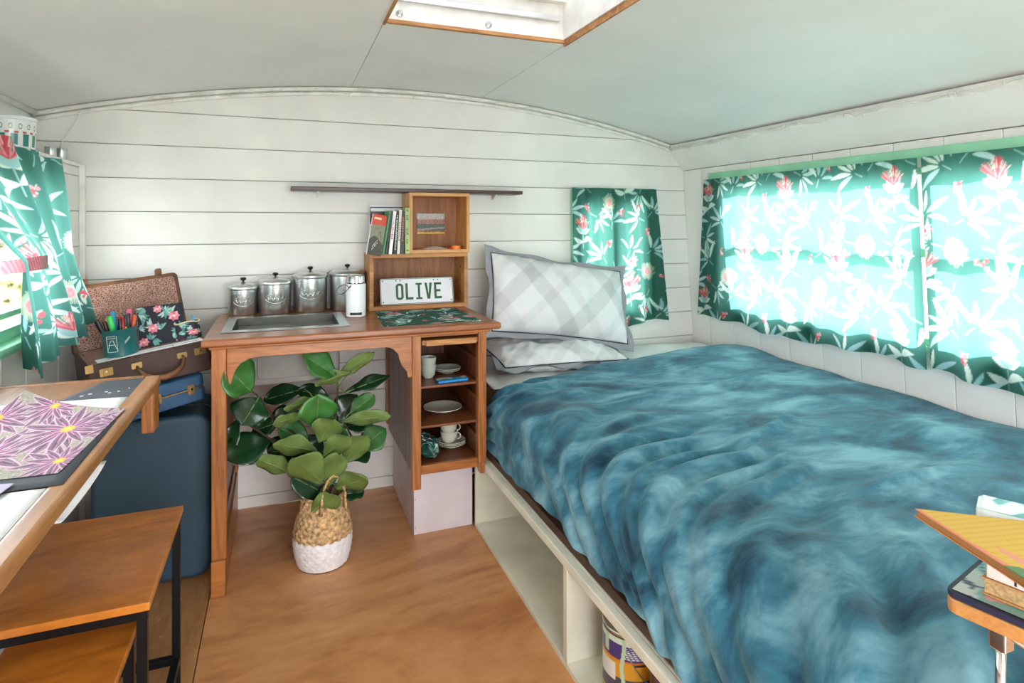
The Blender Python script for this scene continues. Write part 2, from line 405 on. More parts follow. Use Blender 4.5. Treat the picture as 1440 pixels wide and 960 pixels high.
def fabric(name, nu, nv, fn, colfn, mat, parent=None, solid=0):
    u, v = np.meshgrid(np.linspace(0, 1, nu), np.linspace(0, 1, nv))
    P = np.stack(fn(u, v), -1).reshape(-1, 3); C = np.asarray(colfn(u, v)).reshape(-1, 3)
    mb = MB(); mb.v = P.tolist()
    mb.f = [(j*nu+i, j*nu+i+1, (j+1)*nu+i+1, (j+1)*nu+i) for j in range(nv-1) for i in range(nu-1)]; mb.m = [0]*len(mb.f)
    return mb.build(name, mat, parent, smooth='all', col=C, solid=solid)

# ================================================================== SETTING
YB = 3.0; YR = -1.0
def arc(x): return 1.97 - 0.205*((x - .62)/1.55)**2
def xR(z):
    if z >= 1.62: return 2.25 - .10*(z - 1.62)/.132
    if z >= .5: return 2.33 - .08*(z - .5)/1.12
    return 2.33
# --- outside
g = MB(); g.box(-30, 30, -30, 30, -.75, -.70)
M['grass'] = plain('sunlit_grass', (172,174,170), .9, var=.12, vscale=2)  # neutral grey chosen so light bounced off the ground stays untinted
struct(g.build('ground', M['grass']), 'sunlit grass outside the caravan', 'ground')
def hedge():
    mb = MB(); rnd = random.Random(2)
    def fn(u, v):
        a = v*PI; p = Vector((-9 + 9*u, 10.5 + 0.8*math.cos(a), -.7 + 2.3*math.sin(a)))
        return p + Vector((mnoise.noise(p*1.6), mnoise.noise(p*1.6 + Vector((9,0,0))), mnoise.noise(p*1.6 + Vector((0,9,0)))))*.5
    mb.grid(70, 24, fn)
    M['hedge'] = plain('hedge_leaves', (176,180,110), .8, var=.5, vscale=7, bmp=1, bscale=20)
    tag(mb.build('garden_hedge', M['hedge'], smooth='all'), 'leafy green hedge in the garden beyond the open-curtained window', 'hedge')
hedge()

# --- floor
fl = MB(); fl.box(-1.0, 2.4, YR-.05, YB+.06, -.06, -.014)
floor = struct(fl.build('floor', M['dark_gap']), 'plywood sheet floor of the caravan with worn strip along the left', 'floor')
for (x0, x1, y0, y1, mt) in ((-.98, -.2365, YR, 3.0, 'plyold'), (-.2335, .985, .60, 3.0, 'ply'), (.988, 2.33, .60, 3.0, 'ply'), (-.2335, .985, YR, .597, 'ply'), (.988, 2.33, YR, .597, 'ply')):
    mb = MB(); mb.box(x0, x1, y0, y1, -.014, 0); mb.build('plywood_sheet', M[mt], floor, bev=.0012, seg=1)

# --- back wall : horizontal shiplap boards
WB = (1.535, 1.985, .78, 1.45)      # small window hole x0,x1,z0,z1
bk = MB()
for (x0, x1, z0, z1) in ((-.99, WB[0], 0, 1.74), (WB[1], 2.36, 0, 1.74), (WB[0], WB[1], 0, WB[2]), (WB[0], WB[1], WB[3], 1.74)):
    bk.box(x0, x1, 3.016, 3.06, z0, z1)
poly = [(-.99, 1.74)] + [(2.36, 1.74)] + [(x, arc(x)+.02) for x in np.linspace(2.3, -.95, 24)]
bk.prism(poly, 3.016, 3.06, 'y')
wall_back = struct(bk.build('wall_back', M['dark_gap']), 'white horizontal shiplap end wall under the curved ceiling', 'wall')
zs = [1.354 - .1445*k for k in range(9, -1, -1)] + [1.499, 1.643, 1.790, 2.05]
zs = [0.0] + zs
def board_strip(x0, x1, z0, z1):
    n = max(2, int((x1-x0)/.12)); mb = MB(); xs = np.linspace(x0, x1, n)
    tops = [min(z1, arc(x)+.015) for x in xs]
    if max(tops) <= z0 + .004: return
    pl = [(x, z0) for x in xs if arc(x)+.015 > z0+.002]
    pt = [(x, t) for x, t in zip(xs, tops) if arc(x)+.015 > z0+.002]
    if len(pl) < 2: return
    mb.prism(pl + pt[::-1], 3.0, 3.016, 'y'); mb.build('board', M['wall'], wall_back, bev=.0025, seg=1)
for z0, z1 in zip(zs[:-1], zs[1:]):
    a, b = z0+.0012, z1-.0012
    if b < WB[2] or a > WB[3]: board_strip(-.97, 2.34, a, b)
    else: board_strip(-.97, WB[0], a, b); board_strip(WB[1], 2.34, a, b)

# --- right wall : frieze above vertical boards
WR = (.56, 2.63, .835, 1.515)        # window hole y0,y1,z0,z1
def rslab(mb, y0, y1, z0, z1, o0, o1):
    zz = sorted(set([z0, z1] + [z for z in (.5, 1.62) if z0 < z < z1])); 
    for a, b in zip(zz[:-1], zz[1:]):
        v = [(xR(z)+o, y, z) for z in (a, b) for o in (o0, o1) for y in (y0, y1)]
        mb.add(v, [(0,1,3,2),(4,6,7,5),(0,4,5,1),(2,3,7,6),(0,2,6,4),(1,5,7,3)])
    return mb
rw = MB()
rslab(rw, YR, WR[0], 0, 1.76, .014, .06); rslab(rw, WR[1], 3.06, 0, 1.76, .014, .06)
rslab(rw, WR[0], WR[1], 0, WR[2], .014, .06); rslab(rw, WR[0], WR[1], WR[3], 1.76, .014, .06)
wall_right = struct(rw.build('wall_right', M['dark_gap']), 'white vertical-boarded side wall behind the bed', 'wall')
ys = [3.0] + [2.833 - .1932*k for k in range(0, 21)]
for y1, y0 in zip(ys[:-1], ys[1:]):
    y0 = max(y0, YR)
    if y1 - y0 < .01: continue
    def seg(a, b, za, zb):
        if b - a < .012: return
        mb = MB(); rslab(mb, a+.001, b-.001, za, zb, 0, .014); mb.build('board', M['wallside'], wall_right, bev=.002, seg=1)
    if y0 >= WR[1] or y1 <= WR[0]: seg(y0, y1, 0, 1.618)
    else:
        seg(y0, y1, 0, WR[2]); seg(y0, y1, WR[3], 1.618)
        if y1 > WR[1]: seg(WR[1], y1, WR[2], WR[3])
        if y0 < WR[0]: seg(y0, WR[0], WR[2], WR[3])
fr = MB(); rslab(fr, YR, 3.0, 1.621, 1.762, -.004, .014); fr.build('frieze', M['wallside'], wall_right)

# --- left wall : thick lower wall with ledge, slimmer upper wall
XL = -.785; WL = (1.05, 2.70, .93, 1.49)
lw = MB()
for (y0, y1, z0, z1) in ((YR, WL[0], 0, 1.538), (WL[1], 3.0, 0, 1.538), (WL[0], WL[1], 0, WL[2]), (WL[0], WL[1], WL[3], 1.538)):
    lw.box(-.85, XL-.014, y0, y1, z0, z1)
wall_left = struct(lw.build('wall_left', M['dark_gap']), 'white boarded side wall with a ledge above the garden window', 'wall')
mb = MB(); mb.box(-.96, XL+.004, YR, 3.0, 1.538, 1.552); mb.build('ledge', M['trimw'], wall_left, bev=.003)
up = MB()
for (y0, y1, z0, z1) in ((YR, 3.06, 1.53, 1.80),):
    up.box(-1.0, -.951, y0, y1, z0, z1)
up.build('upper_lining', M['wallside'], wall_left)
zz = [0, .202, .346, .49, .635, .779, .924, 1.066, 1.209, 1.354, 1.499, 1.538]
for a, b in zip(zz[:-1], zz[1:]):
    mb = MB(); mb.box(XL-.014, XL, WL[1]+.03, 2.998, a+.001, b-.001); mb.build('board', M['wallside'], wall_left, bev=.0025, seg=1)
yv = np.arange(YR, WL[1]+.031, .19); yv = list(yv[:-1]) + [WL[1]+.028]
for a, b in zip(yv[:-1], yv[1:]):
    mb = MB(); mb.box(XL-.014, XL, a+.001, b-.001, 0, WL[2]); mb.build('board', M['wallside'], wall_left, bev=.0025, seg=1)
mb = MB(); mb.box(XL-.014, XL, YR, WL[0], WL[2], 1.538); mb.build('lining_panel', M['wallside'], wall_left)
mb = MB(); mb.box(XL-.014, XL, WL[0], WL[1]+.028, WL[3], 1.538); mb.build('lining_panel', M['wallside'], wall_left)
struct(MB().box(-.785, -.575, .9, 2.36, .0005, .16).build('baseboard_left', M['lav'], bev=.004), 'pale boxed plinth along the floor under the drafting table', 'plinth')
struct(MB().box(XL, XL+.02, 2.972, 2.998, .0, 1.545).build('trim_1', M['trimw'], bev=.003), 'white corner batten between end wall and ledge wall', 'trim')

# --- rear wall behind the camera with a wide opening added for frontal fill light
rr_ = MB()
for (x0, x1, z0, z1) in ((-1.0, -.1, 0, 1.75), (1.4, 2.4, 0, 1.75), (-.1, 1.4, 1.74, 1.76)): rr_.box(x0, x1, YR-.05, YR, z0, z1)
rr_.prism([(-.99, 1.75), (2.36, 1.75)] + [(x, arc(x)+.02) for x in np.linspace(2.3, -.95, 24)], YR-.05, YR, 'y')
struct(rr_.build('wall_rear', M['wallside']), 'white end wall with the open doorway', 'wall')

# --- ceiling : curved shell with three panels and the roof hatch
SK = (.315, .975, 1.34, 2.00)
def cshell(mb, x0, x1, y0, y1, d0, d1, n=14):
    xs = np.linspace(x0, x1, n)
    poly = [(x, arc(x)+d0) for x in xs] + [(x, arc(x)+d1) for x in xs[::-1]]
    # split into quads so the curve stays clean
    for i in range(n-1):
        a, b = xs[i], xs[i+1]
        v = [(x, y, arc(x)+d) for x in (a, b) for y in (y0, y1) for d in (d0, d1)]
        mb.add(v, [(0,4,6,2),(1,3,7,5),(0,1,5,4),(2,6,7,3)] + ([(0,2,3,1)] if i == 0 else []) + ([(4,5,7,6)] if i == n-2 else []))
    return mb
cs = MB()
for (x0, x1, y0, y1) in ((-1.0, SK[0], YR-.05, 3.06), (SK[1], 2.36, YR-.05, 3.06), (SK[0], SK[1], YR-.05, SK[2]), (SK[0], SK[1], SK[3], 3.06)): cshell(cs, x0, x1, y0, y1, .012, .035)
ceiling = struct(cs.build('ceiling', M['dark_gap']), 'pale curved ceiling of smooth sheets with seams', 'ceiling')
for (x0, x1, y0, y1) in ((-.96, SK[0]-.0012, YR, 3.0), (SK[1]+.0012, 2.30, YR, 3.0), (SK[0]+.0012, SK[1]-.0012, YR, SK[2]), (SK[0]+.0012, SK[1]-.0012, SK[3], 3.0)):
    mb = MB(); cshell(mb, x0, x1, y0, y1, 0, .012, 18); 
    o = mb.build('ceiling_panel', M['ceil'], ceiling, smooth=True)
# --- roof hatch
wk = sroot('window_4', ((SK[0]+SK[1])/2, (SK[2]+SK[3])/2, 1.95), 'white framed roof hatch open to the bright sky', 'skylight')
x0, x1, y0, y1 = SK
for (a, b, c, d) in ((x0, x1, y1-.012, y1), (x0, x1, y0, y0+.012), (x0, x0+.012, y0+.012, y1-.012), (x1-.012, x1, y0+.012, y1-.012)):
    MB().box(a, b, c, d, 1.974, 2.17).build('hatch_lining', M['trimw'], wk)
for (a, b, c, d) in ((x0+.005, x1-.005, y1-.013, y1+.003), (x0-.003, x0+.005, y0, y1), (x1-.005, x1+.003, y0, y1), (x0+.005, x1-.005, y0-.003, y0+.013)):
    MB().box(a, b, c, d, arc((a+b)/2)-.006 if b-a < .1 else arc(.5)-.006, 1.975).build('raw_edge', M['rawwood'], wk)
MB().box(x0+.03, x1-.03, y1-.030, y1-.012, 2.035, 2.055).build('rail', M['alum'], wk, bev=.003)
MB().box(x0+.012, x1-.012, y1-.045, y1-.012, 2.10, 2.115).build('rail', M['trimw'], wk, bev=.003)
for k in range(6): MB().box(x0+.12+.075*k, x0+.155+.075*k, y1-.050, y1-.046, 2.118, 2.135).build('vent_slot', M['alum'], wk)
for xx in (x0+.05, x0+.36): 
    b = MB(); b.lathe([(.011, 0), (.011, .006), (.004, .009)], 12, M=XF((xx, y1-.012, 1.995), rx=90)); b.build('screw_plate', M['steel'], wk)
def acrylic():
    m, nt, p = newmat('milky_hatch_acrylic'); nt.nodes.remove(p)
    t = N(nt, 'ShaderNodeBsdfTranslucent'); t.inputs['Color'].default_value = (.12,.122,.125,1)
    nt.links.new(t.outputs[0], nt.nodes['Material Output'].inputs['Surface']); return m
mb = MB(); mb.grid(15, 15, lambda u, v: (x0+.0+(x1-x0)*u, y0+(y1-y0)*v, 2.172 + .07*(1-(2*u-1)**4)*(1-(2*v-1)**4)))
mb.build('dome', acrylic(), wk, smooth='all')  # cover added over the hatch to diffuse the sun and dim the sky

# --- cornice tubes along the arc, string lights
tr = sroot('trim_2', (.62, 2.98, 1.75), 'doubled white painted conduit following the ceiling curve on the end wall', 'trim')
for dz, dy, r in ((-.012, .0, .010), (-.034, .003, .009)):
    mb = MB(); mb.tube([(x, 2.985+dy, arc(x)+dz) for x in np.linspace(-.945, 2.15, 60)], r, 10); mb.build('conduit', M['trimw'], tr, smooth='all')
struct(MB().tube([(-.938, y, 1.768-.012) for y in np.linspace(YR, 2.98, 8)], .012, 10).build('trim_3', M['trimw'], smooth='all'), 'white bead along the ceiling edge above the ledge', 'trim')
struct(MB().tube([(2.150, y, 1.742) for y in np.linspace(YR, 2.98, 8)], .010, 10).build('trim_4', M['trimw'], smooth='all'), 'white bead where ceiling meets frieze above the bed', 'trim')
rnd = random.Random(4)
sl = thing('string_lights', (.6, 2.95, 1.7), 'clear-wired fairy light string looped along the ceiling edge', 'string lights')
path = []
for i in range(120):
    x = -.9 + 3.0*i/119; path.append((x, 2.968 + rnd.uniform(-.004,.004), arc(x) - .022 + .012*math.sin(i*.9) + rnd.uniform(-.006,.006)))
for i in range(110):
    y = 2.95 - 3.0*i/109; path.append((2.128 + rnd.uniform(-.005,.005), y, 1.738 + .010*math.sin(i*.8) + rnd.uniform(-.006,.006)))
MB().tube(path, .0019, 5).build('wire', M['string'], sl)
bl = MB()
for p in path[::3]:
    q = Vector(p) + Vector((rnd.uniform(-.008,.008), -.004, -rnd.uniform(.004,.018))); bl.lathe([(.0005,0),(.003,.003),(.0028,.008),(.001,.014)], 6, c=q)
o = bl.build('bulb', M['string'], sl); o['kind'] = 'stuff'
def loop_(c, r): return [(c[0]+r*math.cos(a), c[1]-.004, c[2]+r*.8*math.sin(a)) for a in np.linspace(0, 5.5, 14)]
for c in ((.36, 2.962, arc(.36)-.02), (2.12, 2.1, 1.735), (2.12, 1.35, 1.735)):
    MB().tube(loop_(c, .016), .002, 5).build('wire_tie', M['string'], sl)

# ================================================================== WINDOWS
def frame_box(mb, a0, a1, z0, z1, t): return [(a0, a1, z0, z0+t), (a0, a1, z1-t, z1), (a0, a0+t, z0+t, z1-t), (a1-t, a1, z0+t, z1-t)]
# right window
w1 = sroot('window_1', (2.31, 1.6, .835), 'wide mint-framed window behind the backlit curtains over the bed', 'window')
def rbar(name, y0, y1, z0, z1, o0, o1, mt): MB_ = MB(); rslab(MB_, y0, y1, z0, z1, o0, o1); return MB_.build(name, mt, w1, bev=.002, seg=1)
rbar('head', WR[0]-.04, 2.76, 1.545, 1.585, -.016, -.0005, M['mint'])
for (a, b, c, d) in frame_box(None, WR[0], WR[1], WR[2], WR[3], .028): rbar('frame', a, b, c, d, .0, .035, M['mint'])
rbar('mullion', 1.50, 1.57, WR[2]+.028, WR[3]-.028, .0, .05, M['mint'])
rbar('transom', 1.57, WR[1]-.028, 1.172, 1.206, .008, .032, M['mint']); rbar('transom', WR[0]+.028, 1.50, 1.172, 1.206, .008, .032, M['mint'])
rbar('sill', WR[0]-.03, WR[1]+.03, WR[2]-.02, WR[2], -.02, .05, M['mint'])
for (a, b) in ((1.57, WR[1]-.028), (WR[0]+.028, 1.50)):
    for (c, d) in ((WR[2]+.028, 1.172), (1.206, WR[3]-.028)): rbar('pane', a, b, c, d, .024, .027, M['glass'])
# left window
w2 = sroot('window_2', (-.87, 1.8, .93), 'mint-framed garden window with its curtain tied back', 'window')
def lbar(name, y0, y1, z0, z1, x0_, x1_, mt): return MB().box(x0_, x1_, y0, y1, z0, z1).build(name, mt, w2, bev=.002, seg=1)
for (a, b, c, d) in frame_box(None, WL[0], WL[1], WL[2], WL[3], .04): lbar('frame', a, b, c, d, -.845, -.805, M['mint'])
lbar('sash_rail', WL[0]+.04, WL[1]-.04, 1.00, 1.02, -.84, -.815, M['mint'])
lbar('mullion', 1.76, 1.80, .97, 1.45, -.842, -.812, M['mint'])
for (a, b) in ((WL[0]+.04, 1.76), (1.80, WL[1]-.04)): lbar('pane', a, b, .97, 1.45, -.829, -.826, M['glass'])
for (a, b, c, d) in frame_box(None, WL[0]-.03, WL[1]+.028, WL[2]-.03, WL[3]+.03, .028)[:3]: lbar('casing', a, b, c, d, XL+.0005, XL+.014, M['mint'])
lbar('sill', WL[0]-.02, WL[1]+.02, WL[2]-.012, WL[2]+.004, -.85, XL+.03, M['mint'])
for (a, b, c, d) in ((WL[0], WL[1], WL[3]-.006, WL[3]), (WL[1]-.006, WL[1], WL[2]+.004, WL[3]-.006), (WL[0], WL[0]+.006, WL[2]+.004, WL[3]-.006)): lbar('reveal', a, b, c, d, -.805, XL, M['mint'])
# back window
w3 = sroot('window_3', (1.76, 3.03, .78), 'small mint-framed window behind the short curtain on the end wall', 'window')
def bbar(name, x0_, x1_, z0, z1, y0_, y1_, mt): return MB().box(x0_, x1_, y0_, y1_, z0, z1).build(name, mt, w3, bev=.002, seg=1)
for (a, b, c, d) in frame_box(None, WB[0], WB[1], WB[2], WB[3], .035): bbar('frame', a, b, c, d, 3.0, 3.05, M['mint'])
bbar('mullion', 1.735, 1.81, WB[2]+.035, WB[3]-.035, 3.0, 3.05, M['mint'])
for (a, b, c, d) in frame_box(None, WB[0]-.035, WB[1]+.035, WB[2]-.03, WB[3]+.045, .034): bbar('casing', a, b, c, d, 2.984, 2.9995, M['mint'])
for (a, b) in ((WB[0]+.035, 1.735), (1.81, WB[1]-.035)): bbar('pane', a, b, WB[2]+.035, WB[3]-.035, 3.024, 3.027, M['glass'])

# ================================================================== CURTAINS
def botcol(tile=.60, ou=0, ov=0, W_=1, H_=1):
    return lambda u, v: BOT.sample(u*W_/tile + ou, v*H_/tile + ov)
def right_curtain(ya, yb, za, lab, ph, flare):
    W_ = (ya - yb)*1.12; H_ = .80; nu = int((ya-yb)/.0036); nv = 230
    def fn(u, v):          # v=0 bottom, 1 top
        t = 1 - v
        y = ya - (ya-yb)*u + flare*t*(1-u)**2*1.0 + .006*np.sin(u*40+ph)*t
        zb = .765 + .012*np.sin(u*9+ph) + .006*np.sin(u*31) - .02*np.clip((2.2-y), 0, 2)
        z = zb + (1.548 - zb)*v
        s = (ya-yb)*u
        f = .55*np.sin(2*PI*s/.30 + ph + 1.2*np.sin(s*5)) + .35*np.sin(2*PI*s/.135 + 2*ph + 1.0*np.sin(3.1*s)) 
        gth = np.exp(-((1-v)/.07)**2)*.5*np.sin(2*PI*s/.045 + 3*np.sin(s*7))
        amp = .013 + .010*t
        xr = np.where(z >= .5, 2.33 - .08*(z-.5)/1.12, 2.33)
        return xr - .045 + amp*f*(1-.5*np.exp(-((1-v)/.10)**2)) + .006*gth, y, z
    o = fabric('window_curtain', nu, nv, fn, botcol(.60, ph*.37, .15, W_, H_), M['curtain'])
    return tag(o, lab, 'curtain', 'green botanical curtains')
right_curtain(2.765, 1.552, 0, 'green botanical print curtain over the bed window, nearer the end wall', .4, .13)
right_curtain(1.535, .45, 0, 'green botanical print curtain over the bed window, farther from the end wall', 2.1, .0)
def back_curtain():
    def fn(u, v):
        t = 1 - v
        x = 1.485 + .54*u + t*(.012 + .070*u) 
        zb = .735 + .02*np.sin(u*7+2) - .015*np.sin(u*3.1)
        z = zb + (1.502 - zb)*v
        f = np.sin(2*PI*u*3.4 + .8*np.sin(u*6)) + .5*np.sin(2*PI*u*7.3 + 1)
        return x, 2.955 - (.009+.012*t)*f, z
    o = fabric('window_curtain', 150, 190, fn, botcol(.60, .12, .42, .62, .77), M['curtain'])
    tag(o, 'short green botanical print curtain on the end wall behind the pillows', 'curtain', 'green botanical curtains')
back_curtain()
def left_curtain():
    ct = thing('window_curtain', (-.72, 2.4, .83), 'green botanical print curtain tied back at the garden window', 'curtain', 'green botanical curtains')
    def fn(u, v):
        t = 1 - v                       # t=0 top, 1 bottom ; u=0 near camera side
        tie = np.exp(-((t-.50)/.20)**2)
        left = 1.50 + .66*np.clip(t/.5, 0, 1)**1.15 + .03*np.clip((t-.5)/.5, 0, 1)
        right = 2.45 + .25*t**1.1 + .05*np.clip((t-.55)/.45, 0, 1)
        y = left + (right-left)*u
        z = 1.535 - .68*t + .015*np.sin(u*5) - .02*(1-u)*t + .055*u*t*t
        amp = .020 + .014*t
        f = np.sin(2*PI*u*4.2 + .6*np.sin(u*9) + .5*t) + .35*np.sin(2*PI*u*9.1+1+t)
        gth = np.exp(-(t/.08)**2)*.4*np.sin(2*PI*u*22)
        return -.722 + .02*t + amp*f*(1-.45*tie) + .008*gth, y, z
    fabric('cloth', 380, 320, fn, lambda u, v: BOT.sample(u*.92/.58 + .40, v*.70/.58 + .22), M['curtain'], ct)
    def band(u, v):
        a = u*PI*.62
        return -.775 + .095*np.sin(a)**.7, 2.20 + .085*(1-np.cos(a))/1.37, 1.150 + .042*v + .012*np.sin(a)
    fabric('tieback', 80, 20, band, lambda u, v: np.where((np.sin(u*120+v*9) > .2)[..., None], [214,140,150], np.where((u < .6)[..., None], [196,112,124], [130,142,124])), M['print'], ct)
left_curtain()

# ================================================================== DESK
dk = thing('writing_desk', (.29, 2.65, 0), 'orange oak desk with a sink cut into its top and an open shelf pedestal', 'desk')
def P(name, mt, b, bev=.002, par=None, seg=2, smooth=False):
    return b.build(name, M[mt], par if par is not None else dk, bev=bev, seg=seg, smooth=smooth)
SX = (-.19, .232, 2.445, 2.785)
xs = [-.258, SX[0], SX[1], .838]; ys_ = [2.30, SX[2], SX[3], 2.985]
mb = MB(); V = [(x, y, z) for z in (.873, .90) for y in ys_ for x in xs]; F = []
ix = lambda i, j, k: k*16 + j*4 + i
for i in range(3):
    for j in range(3):
        if i == 1 and j == 1: continue
        F += [(ix(i,j,0), ix(i,j+1,0), ix(i+1,j+1,0), ix(i+1,j,0)), (ix(i,j,1), ix(i+1,j,1), ix(i+1,j+1,1), ix(i,j+1,1))]
for i in range(3):
    F += [(ix(i,0,0), ix(i+1,0,0), ix(i+1,0,1), ix(i,0,1)), (ix(i,3,0), ix(i,3,1), ix(i+1,3,1), ix(i+1,3,0)), (ix(0,i,0), ix(0,i,1), ix(0,i+1,1), ix(0,i+1,0)), (ix(3,i,0), ix(3,i+1,0), ix(3,i+1,1), ix(3,i,1))]
F += [(ix(1,1,0), ix(1,1,1), ix(2,1,1), ix(2,1,0)), (ix(1,2,0), ix(2,2,0), ix(2,2,1), ix(1,2,1)), (ix(1,1,0), ix(1,2,0), ix(1,2,1), ix(1,1,1)), (ix(2,1,0), ix(2,1,1), ix(2,2,1), ix(2,2,0))]
mb.add(V, F); P('desk_top', 'top', mb, bev=.009, seg=4)
MB().box(-.235, .795, 2.318, 2.334, .862, .873).build('moulding', M['oak'], dk, bev=.004)
ap = [(-.18, .866), (.478, .866)]
ap += [(.478, .700), (.462, .700), (.458, .725), (.440, .745), (.428, .775), (.424, .795), (.405, .815), (.385, .824)]
ap += [(-.06, .824), (-.105, .820), (-.135, .805), (-.150, .785), (-.158, .765), (-.166, .735), (-.18, .735)]
P('apron', 'oak', MB().prism(ap, 2.338, 2.354, 'y'), .0015)
P('rear_rail', 'oak', MB().box(-.18, .478, 2.93, 2.945, .80, .873))
P('leg_post', 'oakz', MB().box(-.228, -.180, 2.33, 2.376, .126, .873), .003)
P('leg_post', 'oakz', MB().box(-.228, -.180, 2.93, 2.976, .196, .873), .003)
for k in range(4):
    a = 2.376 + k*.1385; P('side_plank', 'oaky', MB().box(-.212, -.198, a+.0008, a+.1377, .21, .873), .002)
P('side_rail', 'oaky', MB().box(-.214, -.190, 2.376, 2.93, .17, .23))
P('leg_plinth', 'oak', MB().prism([(2.318, .0005), (2.985, .0005), (2.985, .195), (2.318, .125)], -.228, -.183, 'x'), .002)
for (x0_, x1_) in ((.478, .513), (.748, .783)):
    P('pedestal_post', 'oakz', MB().box(x0_, x1_, 2.33, 2.367, .258 if x0_ < .6 else .330, .873), .003)
    P('pedestal_post', 'oakz', MB().box(x0_, x1_, 2.94, 2.977, .33, .873), .003)
P('post_foot', 'oakz', MB().prism([(.748,.330),(.7745,.330),(.7745,.284),(.757,.284)], 2.33, 2.367, 'y'), .002)
for k in range(4):
    a = 2.367 + k*.1432
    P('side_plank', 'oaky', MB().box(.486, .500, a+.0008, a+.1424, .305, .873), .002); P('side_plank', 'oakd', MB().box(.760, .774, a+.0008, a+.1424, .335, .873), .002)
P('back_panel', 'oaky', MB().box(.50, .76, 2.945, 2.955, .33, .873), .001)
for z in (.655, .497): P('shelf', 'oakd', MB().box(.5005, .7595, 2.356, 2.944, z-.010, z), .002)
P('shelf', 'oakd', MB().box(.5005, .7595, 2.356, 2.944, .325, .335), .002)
P('bottom_rail', 'oak', MB().box(.513, .748, 2.336, 2.356, .312, .347), .002)
P('top_rail', 'oak', MB().box(.513, .748, 2.338, 2.356, .852, .873), .002)
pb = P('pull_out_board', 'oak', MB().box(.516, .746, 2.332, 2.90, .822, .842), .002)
P('worn_edge', 'rawwood', MB().box(.530, .738, 2.318, 2.332, .820, .843), .003, pb)
for z in (.735, .58, .42):
    P('runner', 'oakd', MB().box(.748, .7598, 2.37, 2.93, z, z+.014), .002)
bb = P('base_box', 'lav', MB().box(.517, .772, 2.49, 2.985, .0005, .303), .002)
for z in (.03, .15, .27): MB().lathe([(.003,0),(.003,.002)], 8, M=XF((.523+.0, 2.4895, z), rx=90)).build('nail_head', M['steel'], bb)

# sink
sk = thing('kitchen_sink', (.02, 2.615, .69), 'rectangular steel sink set into the desk top', 'sink')
rim = MB(); a0, a1, b0, b1 = -.208, .252, 2.425, 2.806; c0, c1, d0, d1 = -.172, .214, 2.462, 2.770
for (p, q, r_, s_) in ((a0, a1, b0, d0), (a0, a1, d1, b1), (a0, c0, d0, d1), (c1, a1, d0, d1)): rim.box(p, q, r_, s_, .9005, .9045)
rim.build('rim', M['steel'], sk, bev=.0015, seg=1)
bs = MB(); zb = .735
bs.add([(c0,d0,.903),(c1,d0,.903),(c1,d1,.903),(c0,d1,.903),(c0+.025,d0+.025,zb),(c1-.025,d0+.025,zb),(c1-.025,d1-.025,zb),(c0+.025,d1-.025,zb)], [(0,4,5,1),(1,5,6,2),(2,6,7,3),(3,7,4,0),(4,7,6,5)])
bs.build('basin', M['basin'], sk)
tb = MB().rbox(-.168, .216, 2.452, 2.778, .692, .872, .02).build('tub_shell', M['tubgrey'], sk, bev=.006)
MB().rbox(-.085, .150, 2.446, 2.452, .715, .835, .015, axis='y').build('tub_panel', M['tubgrey'], tb, bev=.002)
MB().lathe([(.028,0),(.028,.003),(.018,.004),(.016,.001)], 24, c=(.02, 2.62, zb)).build('drain', M['chrome'], sk)

# ================================================================== CANISTERS
def canister(x, y, r, h, label):
    z = .9006; t = thing('canister', (x, y, z), label, 'canister', 'aluminium canisters along the sink')
    b = MB().lathe([(r*.96,0),(r,.004),(r,h*.97),(r*1.03,h*.975),(r*1.03,h)], 48, c=(x,y,z)).build('body', M['alum'], t, smooth=True)
    l = MB().lathe([(r*1.045,h-.008),(r*1.07,h-.004),(r*1.07,h+.004),(r*1.0,h+.010),(r*.86,h+.016),(r*.80,h+.013),(r*.5,h+.021),(.002,h+.026)], 48, c=(x,y,z)).build('lid', M['alum'], t, smooth=True)
    MB().lathe([(.004,h+.022),(.004,h+.030),(.010,h+.033),(.013,h+.038),(.010,h+.044),(.001,h+.046)], 20, c=(x,y,z)).build('knob', M['black'], l, smooth=True)
    e = MB(); rnd = random.Random(int(r*1e5)); pts = []
    ang0 = math.atan2(-y, -x)             # embossed script cartouche facing the room
    for k in range(40):
        f = k/39; a = ang0 + (f-.5)*1.15; zz = h*.52 + .010*math.sin(f*PI*9)*(.6+.4*math.sin(f*21)) ; pts.append((x+(r+.0003)*math.cos(a), y+(r+.0003)*math.sin(a), z+zz))
    e.tube(pts, .0017, 6)
    for sg in (-1, 1):
        e.tube([(x+(r+.0002)*math.cos(ang0+(f-.5)*1.4), y+(r+.0002)*math.sin(ang0+(f-.5)*1.4), z+h*.52+sg*.021*math.sin(PI*f)**.6) for f in np.linspace(0,1,24)], .0013, 6)
    e.build('embossing', M['alum'], b, smooth='all')
canister(-.158, 2.925, .0615, .118, 'smallest aluminium canister with black knob at the end of the row')
canister(-.025, 2.906, .0665, .1375, 'second smallest aluminium canister with black knob behind the sink')
canister(.125, 2.918, .0735, .160, 'wide aluminium canister with black knob, third in the row behind the sink')
canister(.290, 2.916, .0775, .167, 'largest aluminium canister with black knob, behind the white dispenser')
